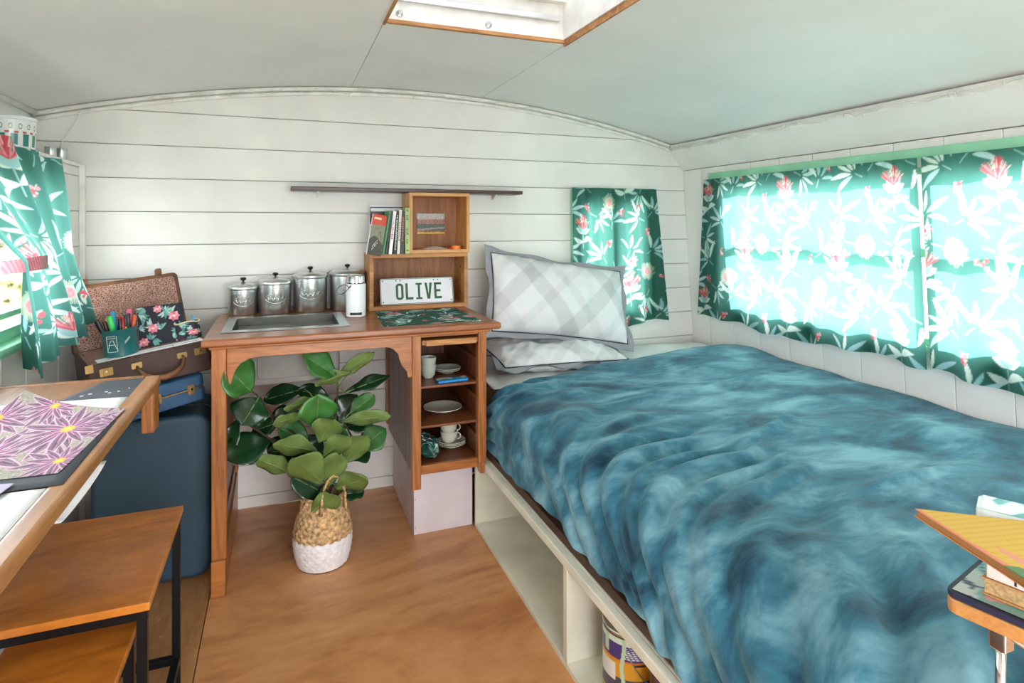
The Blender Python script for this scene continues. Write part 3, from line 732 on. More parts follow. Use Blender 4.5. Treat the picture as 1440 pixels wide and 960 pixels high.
# white dispenser
ds = thing('soap_dispenser', (.302, 2.66, .9), 'white cylindrical dispenser with a chrome neck and black slot', 'dispenser')
r = .0415; cx, cy = .302, 2.675
MB().lathe([(r*.9,0),(r,.004),(r,.138),(r*.97,.143)], 40, c=(cx,cy,.9006)).build('body', M['whitepl'], ds, smooth=True)
MB().lathe([(r*.9,.143),(r*.88,.150),(r*.9,.176),(r*.8,.180)], 40, c=(cx,cy,.9006)).build('neck', M['chrome'], ds, smooth=True)
MB().lathe([(r*.93,.1425),(r*.93,.147)], 40, c=(cx,cy,.9006)).build('gasket', M['black'], ds, smooth=True)
sl_ = MB(); angc = math.atan2(-cy, -cx)
for k in range(10):
    pass
def patch_cyl(mb, rr, z0, z1, a0_, a1_, n=10, th=.0012):
    vs = []; fs = []
    for k in range(n+1):
        a = a0_ + (a1_-a0_)*k/n
        for (q, z) in ((rr, z0), (rr, z1), (rr+th, z1), (rr+th, z0)): vs.append((cx+q*math.cos(a), cy+q*math.sin(a), z))
    for k in range(n):
        for e_ in range(4): fs.append((k*4+e_, k*4+(e_+1)%4, (k+1)*4+(e_+1)%4, (k+1)*4+e_))
    fs += [(0,1,2,3), (n*4+3,n*4+2,n*4+1,n*4)]
    mb.add(vs, fs)
patch_cyl(sl_, r-.0002, .911, .922, angc-.62, angc+.62); sl_.build('slot', M['black'], ds)
lp = [(cx-r*.6, cy-r*.85, 1.036)] + [(cx-.060-.024*math.cos(a)-.004*math.sin(a), cy-r*.8, 1.022+.017*math.sin(a)+.010*math.cos(a)*-1) for a in np.linspace(-1.9, 3.4, 18)] + [(cx-r*.62, cy-r*.85, 1.037)]
MB().tube(lp, .0016, 6).build('cord_loop', M['black'], ds)

# ================================================================== CRATES, SHELF, PLATE
def crate(name, x0, x1, y0, y1, z0, z1, t, ms, mz, mback, label):
    c = thing(name, ((x0+x1)/2, (y0+y1)/2, z0), label, 'crate')
    MB().box(x0, x1, y0, y1, z0, z0+t).build('bottom_board', ms, c, bev=.0015); MB().box(x0, x1, y0, y1, z1-t, z1).build('top_board', ms, c, bev=.0015)
    MB().box(x0, x0+t, y0, y1, z0+t, z1-t).build('side_board', mz, c, bev=.0015); MB().box(x1-t, x1, y0, y1, z0+t, z1-t).build('side_board', mz, c, bev=.0015)
    MB().box(x0+t, x1-t, y1-.010, y1-.003, z0+t, z1-t).build('back_board', mback, c)
    return c
c1_ = crate('wooden_crate', .376, .846, 2.80, 2.992, .901, 1.162, .019, M['crate'], M['crate'], M['crateback'], 'low wide wooden crate standing on the desk with a number plate inside')
for z in (.97, 1.03, 1.09): MB().lathe([(.004,0),(.004,.002)], 8, M=XF((.8268, 2.87, z), ry=-90)).build('bolt', M['blackmetal'], c1_)
c2_ = crate('wooden_crate', .560, .855, 2.80, 2.992, 1.1625, 1.449, .016, M['pine'], M['pinez'], M['crateback'], 'square pine crate stacked on the lower crate under the dark shelf')
ws = thing('wall_shelf', (.6, 2.94, 1.45), 'long thin dark stained shelf on the end wall', 'shelf')
MB().box(.040, 1.160, 2.865, 2.998, 1.452, 1.470).build('shelf_board', M['shelfdark'], ws, bev=.003)
for x in (.16, 1.04): MB().prism([(2.998,1.452),(2.93,1.452),(2.998,1.425)], x-.004, x+.004, 'x').build('bracket', M['trimw'], ws)

# number plate: OLIVE
np_ = thing('number_plate', (.61, 2.84, .92), 'white number plate lettered OLIVE in green leaning inside the lower crate', 'number plate')
MP = XF((.432, 2.832, .9215), rx=-14, rz=0)
PW, PH = .352, .124
MB().rbox(0, PW, 0, .0018, 0, PH, .010, M=MP, axis='y').build('plate', M['whitepl'], np_, bev=.0005, seg=1)
gm = plain('plate_green_paint', (28,86,50), .4, var=.03, bmp=0)
def ring(mb, x0, x1, z0, z1, r_, t, y0, y1, Mx):
    n = 6
    def rr(ins):
        out = []
        for cx_, cz_, t0 in ((x1-r_, z1-r_, 0), (x0+r_, z1-r_, 90), (x0+r_, z0+r_, 180), (x1-r_, z0+r_, 270)):
            for k in range(n+1):
                a = R(t0+90*k/n); out.append((cx_+(r_-ins)*math.cos(a), cz_+(r_-ins)*math.sin(a)))
        return out
    A, B = rr(0), rr(t); m_ = len(A)
    vs = [(p[0], y0, p[1]) for p in A] + [(p[0], y0, p[1]) for p in B] + [(p[0], y1, p[1]) for p in A] + [(p[0], y1, p[1]) for p in B]
    fs = []
    for i in range(m_):
        j = (i+1) % m_; fs += [(i, j, m_+j, m_+i), (2*m_+i, 3*m_+i, 3*m_+j, 2*m_+j), (i, 2*m_+i, 2*m_+j, j), (m_+i, m_+j, 3*m_+j, 3*m_+i)]
    mb.add(vs, fs, Mx)
b = MB(); ring(b, .002, PW-.002, .002, PH-.002, .009, .0022, -.0012, .0, MP); b.build('border', gm, np_)
LH, LZ, T, LW = .078, .021, .0108, .036
def lx(i): return .073 + i*.0462
def let(fn): b_ = MB(); fn(b_); return b_.build('letter', gm, np_)
def bx(b_, x0, x1, z0, z1): b_.box(x0, x1, -.0016, 0, z0, z1, MP)
def fO(b_): ring(b_, lx(0), lx(0)+LW, LZ, LZ+LH, .016, T, -.0016, 0, MP)
def fL(b_): x = lx(1); bx(b_, x, x+T, LZ, LZ+LH); bx(b_, x+T, x+LW, LZ, LZ+T)
def fI(b_): x = lx(2)+.003; bx(b_, x+.0097, x+.0203, LZ+T*.8, LZ+LH-T*.8); bx(b_, x, x+.030, LZ, LZ+T*.8); bx(b_, x, x+.030, LZ+LH-T*.8, LZ+LH)
def fV(b_):
    x = lx(3); b_.prism([(x, LZ+LH), (x+.0115, LZ+LH), (x+LW/2, LZ+.022), (x+LW-.0115, LZ+LH), (x+LW, LZ+LH), (x+LW/2+.0065, LZ), (x+LW/2-.0065, LZ)], -.0016, 0, 'y', MP)
def fE(b_):
    x = lx(4); bx(b_, x, x+T, LZ, LZ+LH); bx(b_, x+T, x+LW, LZ, LZ+T); bx(b_, x+T, x+LW, LZ+LH-T, LZ+LH); bx(b_, x+T, x+LW*.85, LZ+LH/2-T/2, LZ+LH/2+T/2)
for f_ in (fO, fL, fI, fV, fE): let(f_)
for (x, z) in ((.012,.012),(.012,PH-.012),(PW-.012,.012),(PW-.012,PH-.012),(.075,PH-.011),(.095,PH-.011),(PW-.095,PH-.011),(PW-.075,PH-.011)):
    MB().lathe([(.003,0),(.003,.0015)], 10, M=MP @ XF((x, -.0003, z), rx=90)).build('bolt_hole', M['black'], np_)

# postcard, papers, tape in the upper crate
def pc(u, v):
    rnd = np.random.RandomState(4); n = rnd.rand(40, 60, 3)
    i = np.clip((v*39).astype(int), 0, 39); j = np.clip((u*59).astype(int), 0, 59); b_ = n[i, j]
    C = np.where((v > .72)[..., None], 130 + 110*b_, np.where((v > .48)[..., None], np.array([176,120,112])*(.6+.6*b_[..., :1]), np.array([70,96,84])*(.4+.9*b_[..., :1])))
    C = np.where(((v > .26-.1*(1-u)) & (v < .33-.1*(1-u)))[..., None], [150,150,146], C)
    C = np.where((v < .16)[..., None], np.where(b_[..., :1] > .55, [214,120,90], [60,44,40]), C)
    return np.where((v < .055)[..., None], [246,206,40], np.clip(C, 0, 255))
o = fabric('postcard', 60, 44, lambda u, v: (.634 + .142*u, 2.976 + 0*u + .004*v, 1.252 + .102*v), pc, M['printgloss'], solid=.001)
tag(o, 'small colour photo postcard pinned inside the pine crate', 'postcard')
pp = MB(); pp.grid(12, 6, lambda u, v: (.650+.115*u, 2.86+.08*v, 1.1795+.012*math.sin(u*3)*v*(.6+u*.4))); tag(pp.build('paper_scrap', M['paper'], solid=.0012), 'crumpled white paper lying in the pine crate', 'paper')
tp = MB(); tp.lathe([(.014,0),(.024,0),(.024,.016),(.014,.016),(.014,0)], 28, c=(.798, 2.845, 1.1787)); tag(tp.build('tape_roll', plain('orange_tape', (240,120,30), .35), smooth=True), 'little orange roll of tape lying in the pine crate', 'tape')
tp = MB().rbox(.757, .785, 2.835, 2.857, 1.1787, 1.185, .006); tag(tp.build('eraser', plain('red_rubber', (196,52,44), .5), bev=.002), 'small red eraser beside the orange tape roll', 'eraser')

# books on the lower crate
def book(x, w_, d, h, lean, cov, lab, marks=None, front=None, y=2.785):
    bt = thing('book', (x, y+d/2, 1.1625), lab, 'book', 'books beside the pine crate')
    Mx = XF((x, y, 1.1625), ry=lean); cm = plain('book_cover', cov, .45, var=.05)
    b_ = MB(); b_.box(0, .0022, 0, d, 0, h, Mx).box(w_-.0022, w_, 0, d, 0, h, Mx).box(.0022, w_-.0022, 0, .0022, 0, h, Mx); c = b_.build('cover', cm, bt)
    MB().box(.0024, w_-.0024, .0024, d-.003, .003, h-.003, Mx).build('page_block', M['paper'], bt)
    if marks:
        k_ = MB(); rnd = random.Random(int(x*1000))
        for (z0, z1) in marks[1]:
            z = z0*h
            while z < z1*h:
                s_ = rnd.uniform(.004, .009); k_.box(w_*.25, w_*(.5+.3*rnd.random()), -.0005, .0001, z, z+s_*.7, Mx); z += s_*1.2
        k_.build('spine_lettering', plain('spine_ink', marks[0], .5), c)
    return bt, Mx, c
book(.5375, .021, .15, .212, 0, (166,188,120), 'tall pale green hardback against the pine crate', ((60,80,44), [(.06,.10),(.22,.30),(.42,.58),(.74,.82),(.93,.97)]))
book(.515, .0155, .135, .196, 2, (48,40,44), 'dark book with small orange lettering beside the tall green hardback', ((206,120,84), [(.3,.85)]))
book(.500, .0115, .14, .205, 3, (226,220,204), 'thin cream book leaning in the row', ((90,80,70), [(.3,.7)]))
book(.4835, .0125, .14, .198, 4, (30,30,34), 'black spined book with white lettering in the row', ((225,225,225), [(.1,.9)]))
book(.4615, .0145, .14, .200, 6, (240,238,236), 'white spined book with a thin red line of lettering', ((176,60,60), [(.35,.75)]))
book(.4455, .009, .14, .200, 8, (40,30,34), 'slim dark book leaning behind the white spined one')
bt, Mx, c = book(.4335, .008, .14, .203, 9, (58,140,86), 'slim green paperback leaning on the other books')
# the outermost book stands with its cover turned to the room
ob = thing('book', (.40, 2.80, 1.1625), 'grey paperback with a red band on its cover, turned outward at the row end', 'book', 'books beside the pine crate')
MX = XF((.360, 2.768, 1.1640), rz=14, ry=10)
def ocov(u, v):
    C = np.where((v > .74)[..., None], [206,70,44], np.array([138,134,112])*np.ones(u.shape+(3,)))
    C = np.where(((v < .46) & (v < .50 - .35*np.abs(u-.35)))[..., None], [72,70,64], C)
    C = np.where((((u-.68)**2/.012 + (v-.42)**2/.03 < 1) & ((u-.68)**2/.007 + (v-.42)**2/.022 > 1))[..., None], [60,66,52], C)
    C = np.where(((np.abs(v-.9) < .02) & (u > .12) & (u < .62))[..., None], [240,206,180], C)
    C = np.where(((np.abs(v-.66) < .01) & (u > .1) & (u < .55) & (np.sin(u*80) > 0))[..., None], [90,88,80], C)
    for k in range(2): C = np.where(((np.abs((v-.12) - .55*(u-.25) - .07*k) < .015) & (u > .28) & (u < .62) & (np.sin(u*90+k) > -.3))[..., None], [230,230,220], C)
    return C
def onto(Mx, P3):
    A_ = np.array(Mx); return tuple(A_[k,0]*P3[0] + A_[k,1]*P3[1] + A_[k,2]*P3[2] + A_[k,3] for k in range(3))
MB().box(0, .066, .0004, .012, 0, .186, MX).build('page_block', M['paper'], ob)
fabric('front_cover', 50, 110, lambda u, v: onto(MX, (u*.068, 0*u - .0002, v*.188)), ocov, M['printgloss'], ob, solid=.0008)
mg = thing('magazine', (.47, 2.96, 1.1625), 'large flat white and black magazine standing behind the books', 'magazine', None)
MB().box(.398, .556, 2.958, 2.966, 1.1627, 1.392).build('page_block', M['paper'], mg); MB().box(.400, .556, 2.9565, 2.958, 1.30, 1.384).build('cover_panel', M['black'], mg)
MB().box(.404, .552, 2.9555, 2.9565, 1.362, 1.378).build('title_band', M['paper'], mg)

# placemat
def mat_fn(u, v):
    x = .385 + .385*u + .012*(1-v)*(1-u) - .02*v*0; y = 2.365 + .405*v
    x = .372 + (.770-.372)*u + (.396-.372)*v*(1-u) + .0*v
    return x, y, .9022 + .001*np.sin(u*9)*v
o = fabric('placemat', 190, 190, mat_fn, lambda u, v: BOT.sample(u*.40/.42+.05, v*.40/.42+.6), M['print'], solid=.0015)
tag(o, 'green botanical fabric placemat on the desk in front of the crate', 'placemat')

# ================================================================== DISHES IN THE PEDESTAL
def lathe_thing(name, prof, c, mt, label, cat, group=None, n=40, handle=None):
    if handle is None:
        return tag(MB().lathe(prof, n, c=c).build(name, M[mt], smooth=True), label, cat, group)
    t = thing(name, c, label, cat, group)
    MB().lathe(prof, n, c=c).build('bowl', M[mt], t, smooth=True)
    r0, z0, z1, ang = handle
    pts = []
    for a in np.linspace(-PI/2, PI/2, 12):
        q = r0 + .017*math.cos(a); pts.append((c[0]+q*math.cos(ang), c[1]+q*math.sin(ang), c[2]+(z0+z1)/2+(z1-z0)/2*math.sin(a)))
    MB().tube(pts, .0026, 8).build('handle', M[mt], t, smooth='all'); return t
cupP = [(.018,0),(.020,.002),(.020,.004),(.0275,.012),(.0335,.055),(.032,.055),(.026,.014),(.002,.010)]
lathe_thing('beaker_cup', cupP, (.577, 2.485, .6555), 'sage', 'lower of two nested sage green beakers on the top pedestal shelf', 'cup', 'sage beakers')
lathe_thing('beaker_cup', cupP, (.577, 2.485, .6875), 'sage', 'upper of two nested sage green beakers on the top pedestal shelf', 'cup', 'sage beakers')
saucP = [(.024,0),(.026,.003),(.050,.013),(.058,.017),(.057,.019),(.048,.0155),(.022,.006),(.001,.006)]
lathe_thing('shallow_bowl', saucP, (.672, 2.535, .6555), 'sage', 'lower sage green saucer of the pair on the top pedestal shelf', 'saucer', 'sage saucers')
lathe_thing('shallow_bowl', saucP, (.673, 2.535, .6625), 'sage', 'upper sage green saucer of the pair on the top pedestal shelf', 'saucer', 'sage saucers')
plP = [(.040,0),(.042,.003),(.062,.008),(.083,.014),(.0825,.0165),(.060,.011),(.045,.0055),(.001,.0055)]
lathe_thing('dinner_plate', plP, (.652, 2.535, .4975), 'china', 'pale plate alone on the middle pedestal shelf', 'plate', n=56)
for k in range(3):
    lathe_thing('saucer', [(a*1.05, b) for a, b in saucP], (.690, 2.53, .3355+.0065*k), 'china', ['bottom', 'middle', 'top'][k] + ' cream saucer of the stack under the teacups', 'saucer', 'cream saucers')
tcP = [(.018,0),(.020,.003),(.028,.010),(.036,.030),(.0385,.052),(.037,.052),(.034,.030),(.026,.012),(.001,.008)]
lathe_thing('teacup', tcP, (.678, 2.528, .3560), 'china', 'cream teacup standing on the saucers, under the other teacup', 'cup', 'cream teacups', handle=(.034,.016,.045,-.5))
lathe_thing('teacup', tcP, (.676, 2.528, .3930), 'china', 'cream teacup stacked inside the lower teacup', 'cup', 'cream teacups', handle=(.034,.016,.045,-.45))
def roll_fn(u, v):
    a = u*2*PI; q = v*2-1; rad = np.sqrt(np.clip(1-np.abs(q)**3, 0, 1))*.042
    wob = 1 + .10*np.sin(a*3+q*4) + .06*np.sin(a*7-q*6) + .05*np.sin(q*17+a*2)
    return .570+.0*u + rad*wob*np.cos(a)*1.0, 2.465 + q*.075, .3775 + rad*wob*np.sin(a)*.98
o = fabric('fabric_roll', 130, 110, roll_fn, lambda u, v: BOT.sample(u*.9+.1*np.sin(v*14), v*.7+.12*np.sin(u*11)), M['print'])
tag(o, 'rolled botanical print cloth stuffed on the bottom pedestal shelf', 'cloth')
def pk(u, v):
    C = np.where((v < .34)[..., None], [30,140,210], np.array([196,206,196])*np.ones(u.shape+(3,)))
    for (a, b, c) in ((.15,.62,(240,214,60)),(.3,.7,(230,190,50)),(.45,.6,(226,240,240)),(.62,.72,(240,224,90)),(.8,.65,(60,120,190))):
        C = np.where((((u-a)/.06)**2 + ((v-b)/.14)**2 < 1)[..., None], c, C)
    return C
pa = thing('craft_packet', (.655, 2.40, .655), 'small blue and clear packet lying at the front of the top pedestal shelf', 'packet')
MP2 = XF((.592, 2.368, .6562), rz=4)
fabric('packet_face', 60, 30, lambda u, v: onto(MP2, (u*.128, v*.045, .010+.002*np.sin(u*7))), pk, M['printgloss'], pa)
MB().box(0, .128, 0, .045, 0, .009, MP2).build('packet_body', plain('blue_plastic', (36,140,206), .35), pa, bev=.002)

# ================================================================== BED
bd = thing('storage_bed', (1.5, 1.6, 0), 'cream painted storage bed base with open cubbies', 'bed base')
BY0 = .42
def B(name, mt, b, bev=.002): return b.build(name, M[mt], bd, bev=bev)
B('bottom_board', 'cream', MB().box(.776, 1.30, BY0, 2.455, .0005, .020))
B('top_rail', 'cream', MB().box(.776, .800, BY0, 2.47, .292, .320), .003)
B('deck', 'cream', MB().box(.800, 2.318, BY0, 2.985, .300, .320))
B('end_panel', 'cream', MB().box(.776, 1.30, 2.455, 2.47, .0005, .292))
for y in (1.575, .70): B('divider', 'cream', MB().box(.776, 1.30, y, y+.026, .020, .292))
B('back_panel', 'cream', MB().box(1.30, 1.315, BY0, 2.985, .0005, .300))
B('foot_panel', 'cream', MB().box(.776, 2.318, BY0-.016, BY0, .0005, .320))
B('side_timber', 'darktimber', MB().box(.806, .840, BY0+.02, 2.46, .3205, .350), .002)
mt_ = MB().rbox(.880, 2.312, BY0+.05, 2.975, .3206, .558, .05); tag(mt_.build('mattress', M['mattress'], bev=.03, seg=3), 'deep pale mattress on the cream bed base, hidden under the teal throw', 'mattress')

def snoise(x, y, seed, f):
    rs = np.random.RandomState(seed); o_ = 0
    for k in range(6):
        a = rs.uniform(0, 2*PI); q = f*rs.uniform(.6, 1.7); o_ = o_ + np.sin((x*math.cos(a) + y*math.sin(a))*q*2*PI + rs.uniform(0, 6.28))
    return o_/3.0
def ridge(p, sh=1.6): return .42*np.sin(p*1.8) + .12*np.sin(p*3.6 + 1.0)
def blanket_fn(u, v):
    # profile across the bed: s = distance from the side hem
    Hs = .130; Rx, Rz = .150, .130; La = .22; S = Hs + La + 1.355
    s = u*S
    yt = 2.415 + .25*np.clip((s-.33)/1.2, 0, 1.2)
    y = BY0 - .03 + (yt - BY0 + .03)*v
    q = np.clip((s-Hs)/La, 0, 1)*PI/2
    x = .800 + Rx*(1-np.cos(q)) + np.clip(s-Hs-La, 0, 9); z = .350 + np.minimum(s, Hs) + Rz*np.sin(q)
    hem = .016*snoise(y, y*0, 3, 1.3) + .008*snoise(y, y*0, 4, 5.0); z = z + hem*np.clip(1-s/.15, 0, 1)
    nx = -np.cos(q); nz = np.sin(q)
    wx = snoise(s, y, 11, .9)*.07; wy = snoise(s, y, 12, .9)*.07
    S_, Y_ = s + wx, y + wy
    patch = np.clip(.65 + .6*snoise(s, y, 20, .8), 0, 1.3)
    th = np.arctan2(S_ - .05, 2.66 - Y_)                     # fan of folds from the head corner
    rr_ = np.hypot(S_ - .05, 2.66 - Y_)
    fan = ridge(th*17 + 1.6*snoise(s, y, 14, 1.0))*np.exp(-(rr_/.62)**2)
    zone = 1/(1+np.exp((s - .62 - .12*snoise(s, y, 21, .7))/.07))
    away = np.clip((2.42-y)/.45, 0, 1)
    dg = ridge((Y_ - S_*.55)*27 + 2.4*snoise(s, y, 15, .9))*zone*away*patch
    dg2 = ridge((Y_ - S_*1.1)*15 + 2.2*snoise(s, y, 16, .8))*zone*away
    sm = snoise(s*.6, y, 17, 1.4)*np.clip((s-.5)/.4, 0, 1)
    lone = np.exp(-((Y_ - 1.55 - .25*(S_-.8))/.022)**2)*np.exp(-((s-.95)/.22)**2) + np.exp(-((Y_ - 1.12 - .15*(S_-.9))/.026)**2)*np.exp(-((s-1.0)/.22)**2) + .8*np.exp(-((Y_ - 2.02 - .2*(S_-.8))/.02)**2)*np.exp(-((s-.85)/.25)**2)
    d = .026*fan + .020*dg + .020*dg2 + .004*sm + .015*lone + .006*snoise(s, y, 18, 1.6) + .0015*snoise(s, y, 19, 6)
    d = d + .020*np.exp(-((y-2.45)/.18)**2)*np.clip((s-.3)/.3, 0, 1) + .025*np.exp(-((s-1.35)/.4)**2 - ((y-2.3)/.5)**2)
    x = x + nx*d*.9; z = z + nz*d + .012
    z = z - .035*np.clip((v-.985)/.015, 0, 1)
    x = np.clip(x, np.where(y > 2.27, .7895, .7775), 2.305)
    return x, y, z
def grid_thing(name, nu, nv, fn, mat, solid=0):
    u, v = np.meshgrid(np.linspace(0, 1, nu), np.linspace(0, 1, nv)); P_ = np.stack(fn(u, v), -1).reshape(-1, 3)
    mb = MB(); mb.v = P_.tolist(); mb.f = [(j*nu+i, (j+1)*nu+i, (j+1)*nu+i+1, j*nu+i+1) for j in range(nv-1) for i in range(nu-1)]; mb.m = [0]*len(mb.f)
    return mb.build(name, mat, smooth='all', solid=solid)
tag(grid_thing('throw_blanket', 300, 460, blanket_fn, M['velvet']), 'crumpled teal plush throw spread over the whole bed', 'blanket')
# white sheet showing at the head
def sheet_fn(u, v):
    x = .86 + 1.44*u; y = 2.46 + .51*v
    return x, y, .594 + .008*snoise(x, y, 31, 3.0) + .03*np.exp(-((x-2.0)/.2)**2 - ((y-2.85)/.1)**2)
tag(grid_thing('bed_sheet', 90, 40, sheet_fn, M['sheet'], .003), 'white sheet showing between the throw and the end wall', 'sheet')

def pillow(loc, rot, w_, h_, t_, label, seed, rotc=0):
    pt = thing('pillow', loc, label, 'pillow', 'checked pillows'); Mx = Matrix.Translation(loc) @ Euler([R(a) for a in rot], 'XYZ').to_matrix().to_4x4()
    n1, n2 = 150, 100; fl_ = .034
    def side(sg):
        def fn(u, v):
            a = (u*2-1); b = (v*2-1)
            ex = w_/2; ey = h_/2
            X = a*ex*(1 - .035*(1-b*b)*0) ; Y = b*ey
            X = X*(1-.055*np.cos(b*PI/2)*np.abs(a)**3); Y = Y*(1-.10*np.cos(a*PI/2)*np.abs(b)**3)
            ai = np.clip(np.abs(a)*ex/(ex-fl_), 0, 1); bi = np.clip(np.abs(b)*ey/(ey-fl_), 0, 1)
            th = t_/2*np.clip((1-ai**2.6), 0, 1)**.55*np.clip((1-bi**2.6), 0, 1)**.55
            wr = (.006*snoise(X, Y, seed, 5) + .004*snoise(X, Y, seed+1, 11))*np.clip(th/.03, 0, 1)
            fw = .014*np.sin(a*9+b*7+seed) * np.clip((np.maximum(np.abs(a)*ex-(ex-fl_), np.abs(b)*ey-(ey-fl_)))/fl_, 0, 1)
            return onto(Mx, (X, sg*(th + wr + .002) + fw, Y))
        return fn
    def colr(u, v):
        X = (u-.5)*w_; Y = (v-.5)*h_; C = np.ones(u.shape + (3,))*np.array([222,221,222])
        p = (X*.78 + Y*.62 + .02*seed); q = (X*.70 - Y*.72 + .035*seed)
        for (k, per, lo, hi, g) in ((p, .34, .0, .24, 17), (p, .34, .42, .56, 8), (q, .34, .0, .24, 17), (q, .34, .5, .62, 8)):
            f = (k/per) % 1.0; C = C - (((f > lo) & (f < hi))*g)[..., None]
        bord = np.maximum(np.abs(X)-(w_/2-fl_), np.abs(Y)-(h_/2-fl_)) > 0
        C = np.where(bord[..., None], [146,146,152], C); return C
    for sg in (-1, 1): fabric('case_face', n1, n2, side(sg), colr, M['pillow'], pt)
    f_ = side(-1); pts = []
    ax = 1-fl_/(w_/2); ay = 1-fl_/(h_/2)
    def at_(a, b):
        p_ = f_(np.array((a+1)/2), np.array((b+1)/2)); return Vector([float(k) for k in p_])
    for k in range(30): pts.append(at_(-ax+2*ax*k/30, -ay))
    for k in range(20): pts.append(at_(ax, -ay+2*ay*k/20))
    for k in range(30): pts.append(at_(ax-2*ax*k/30, ay))
    for k in range(20): pts.append(at_(-ax, ay-2*ay*k/20))
    MB().tube(pts, .0042, 6, closed=True).build('piping', plain('black_piping', (30,32,40), .7), pt, smooth='all')
pillow((1.265, 2.735, .664), (-82, 2, 3), .74, .44, .13, 'white checked pillow with dark piping lying flat beneath the propped one', 3)
pillow((1.325, 2.765, .918), (-24, 9, 2), .84, .47, .20, 'white checked pillow with grey flange propped up against the end wall', 7)

# paint tin in the cubby
pt_ = thing('paint_tin', (.905, 1.44, .02), 'yellow and purple labelled paint tin with green drips in the bed cubby', 'paint tin')
c_ = (.905, 1.435, .0205); rt = .078
MB().lathe([(rt,0),(rt+.002,.002),(rt,.005),(rt,.185),(rt+.002,.188),(rt,.190)], 48, c=c_).build('can_body', M['alum'], pt_, smooth=True)
def tl(u, v):
    C = np.ones(u.shape+(3,))*np.array([214,150,34])
    C = np.where((v < .36)[..., None], [70,64,84], C); C = np.where((v < .10)[..., None], [206,150,40], C)
    C = np.where(((v > .62))[..., None], [66,54,120], C); C = np.where(((v > .62) & (v < .66))[..., None], [220,120,40], C); C = np.where(((v > .585) & (v < .62) & (u > .5))[..., None], [40,30,30], C)
    C = np.where(((v > .69) & (v < .90) & (np.sin(v*190) > .2) & (u > .4) & (u < .75) & (np.sin(u*160+v*60) > -.6))[..., None], [222,222,232], C)
    C = np.where(((v > .3) & (v < .58) & (u > .1) & (u < .33))[..., None], [222,220,214], C)
    C = np.where(((v > .90))[..., None], [206,222,204], C)
    d = ((np.abs(u-.40-.01*np.sin(v*9)) < .018) & (v > .14)) | ((np.abs(u-.22) < .03) & (v > .7))
    return np.where(d[..., None], [178,210,176], C)
fabric('label', 140, 90, lambda u, v: (c_[0] + (rt+.0008)*np.cos(PI*.75+u*PI*1.2), c_[1] + (rt+.0008)*np.sin(PI*.75+u*PI*1.2), c_[2]+.012+.165*v), tl, M['printgloss'], pt_)
MB().lathe([(rt-.006,.186),(rt-.010,.182),(.002,.182)], 40, c=c_).build('lid', M['alum'], pt_, smooth=True)
MB().tube([(c_[0]+.083*math.cos(a), c_[1]+.083*math.sin(a), c_[2]+.15-.09*math.sin((a+2.3)/1.9*PI)) for a in np.linspace(-2.3, -.4, 14)], .0016, 6).build('wire_handle', M['steel'], pt_)
# small varnish can behind it
vt = thing('varnish_can', (.92, 1.26, .02), 'dark brown can standing beside the paint tin in the bed cubby', 'can')
MB().lathe([(.055,0),(.055,.15),(.05,.156),(.03,.16),(.03,.17),(.001,.17)], 32, c=(.915, 1.262, .0205)).build('can_body', plain('brown_can', (96,60,40), .4), vt, smooth=True)
MB().lathe([(.0556,.03),(.0556,.12)], 32, c=(.915, 1.262, .0205)).build('label_band', plain('cream_label', (206,196,170), .5), vt, smooth=True)

# ================================================================== EASEL BOX BY THE BED
ME = XF((.7375, .484, .832), rz=-76)        # local x runs along the front (away from the end wall), local y goes over the bed
ez = thing('easel_box', (.80, .30, 0), 'wooden box easel on chrome legs at the bedside with a patterned top', 'easel')
MB().rbox(0, .40, 0, .27, .008, .026, .012, M=ME).build('tray', wood('easel_wood', (176,112,52), (214,158,92), 'x', 12, .4, .3), ez, bev=.003)
MB().rbox(.0, .40, .0, .27, .0265, .034, .012, M=ME).build('top_edge', plain('navy_edge', (28,34,66), .5), ez, bev=.001)
def ec(u, v): 
    n_ = snoise(u*2, v*2, 51, 1.6); m_ = snoise(u*2, v*2, 52, 2.2)
    C = np.where((n_ > .2)[..., None], [206,226,226], np.array([122,190,190])*np.ones(u.shape+(3,))); C = np.where((m_ > .75)[..., None], [232,180,190], C); C = np.where((np.abs(n_-m_) < .06)[..., None], [40,60,100], C); return C
fabric('printed_top', 90, 70, lambda u, v: onto(ME, (.006+.388*u, .006+.258*v, .0347+0*u)), ec, M['printgloss'], ez)
for (lx_, ly_) in ((.045, .035), (.36, .035), (.20, .215)):
    p0 = ME @ Vector((lx_, ly_, 0)); sp = Vector(((p0.x-.85)*.06, (p0.y-.30)*.0, 0))
    lg = MB().tube([(p0.x, p0.y, .840), (p0.x + sp.x, p0.y+sp.y, .012 if p0.y < BY0-.03 or p0.x < .775 else .66)], .0052, 12).build('leg', M['chrome'], ez, smooth='all')
    MB().box(p0.x-.009, p0.x+.009, p0.y-.009, p0.y+.009, .806, .830).build('clamp', M['chrome'], lg, bev=.002)
    MB().tube([(p0.x, p0.y-.006, .826), (p0.x+.012, p0.y-.05, .812)], .003, 8).build('thumb_lever', M['chrome'], lg)
    MB().lathe([(.008,0),(.008,.010),(.005,.014)], 12, c=(p0.x+sp.x, p0.y+sp.y, .0006 if p0.y < BY0-.03 or p0.x < .775 else .648)).build('rubber_tip', M['black'], lg)
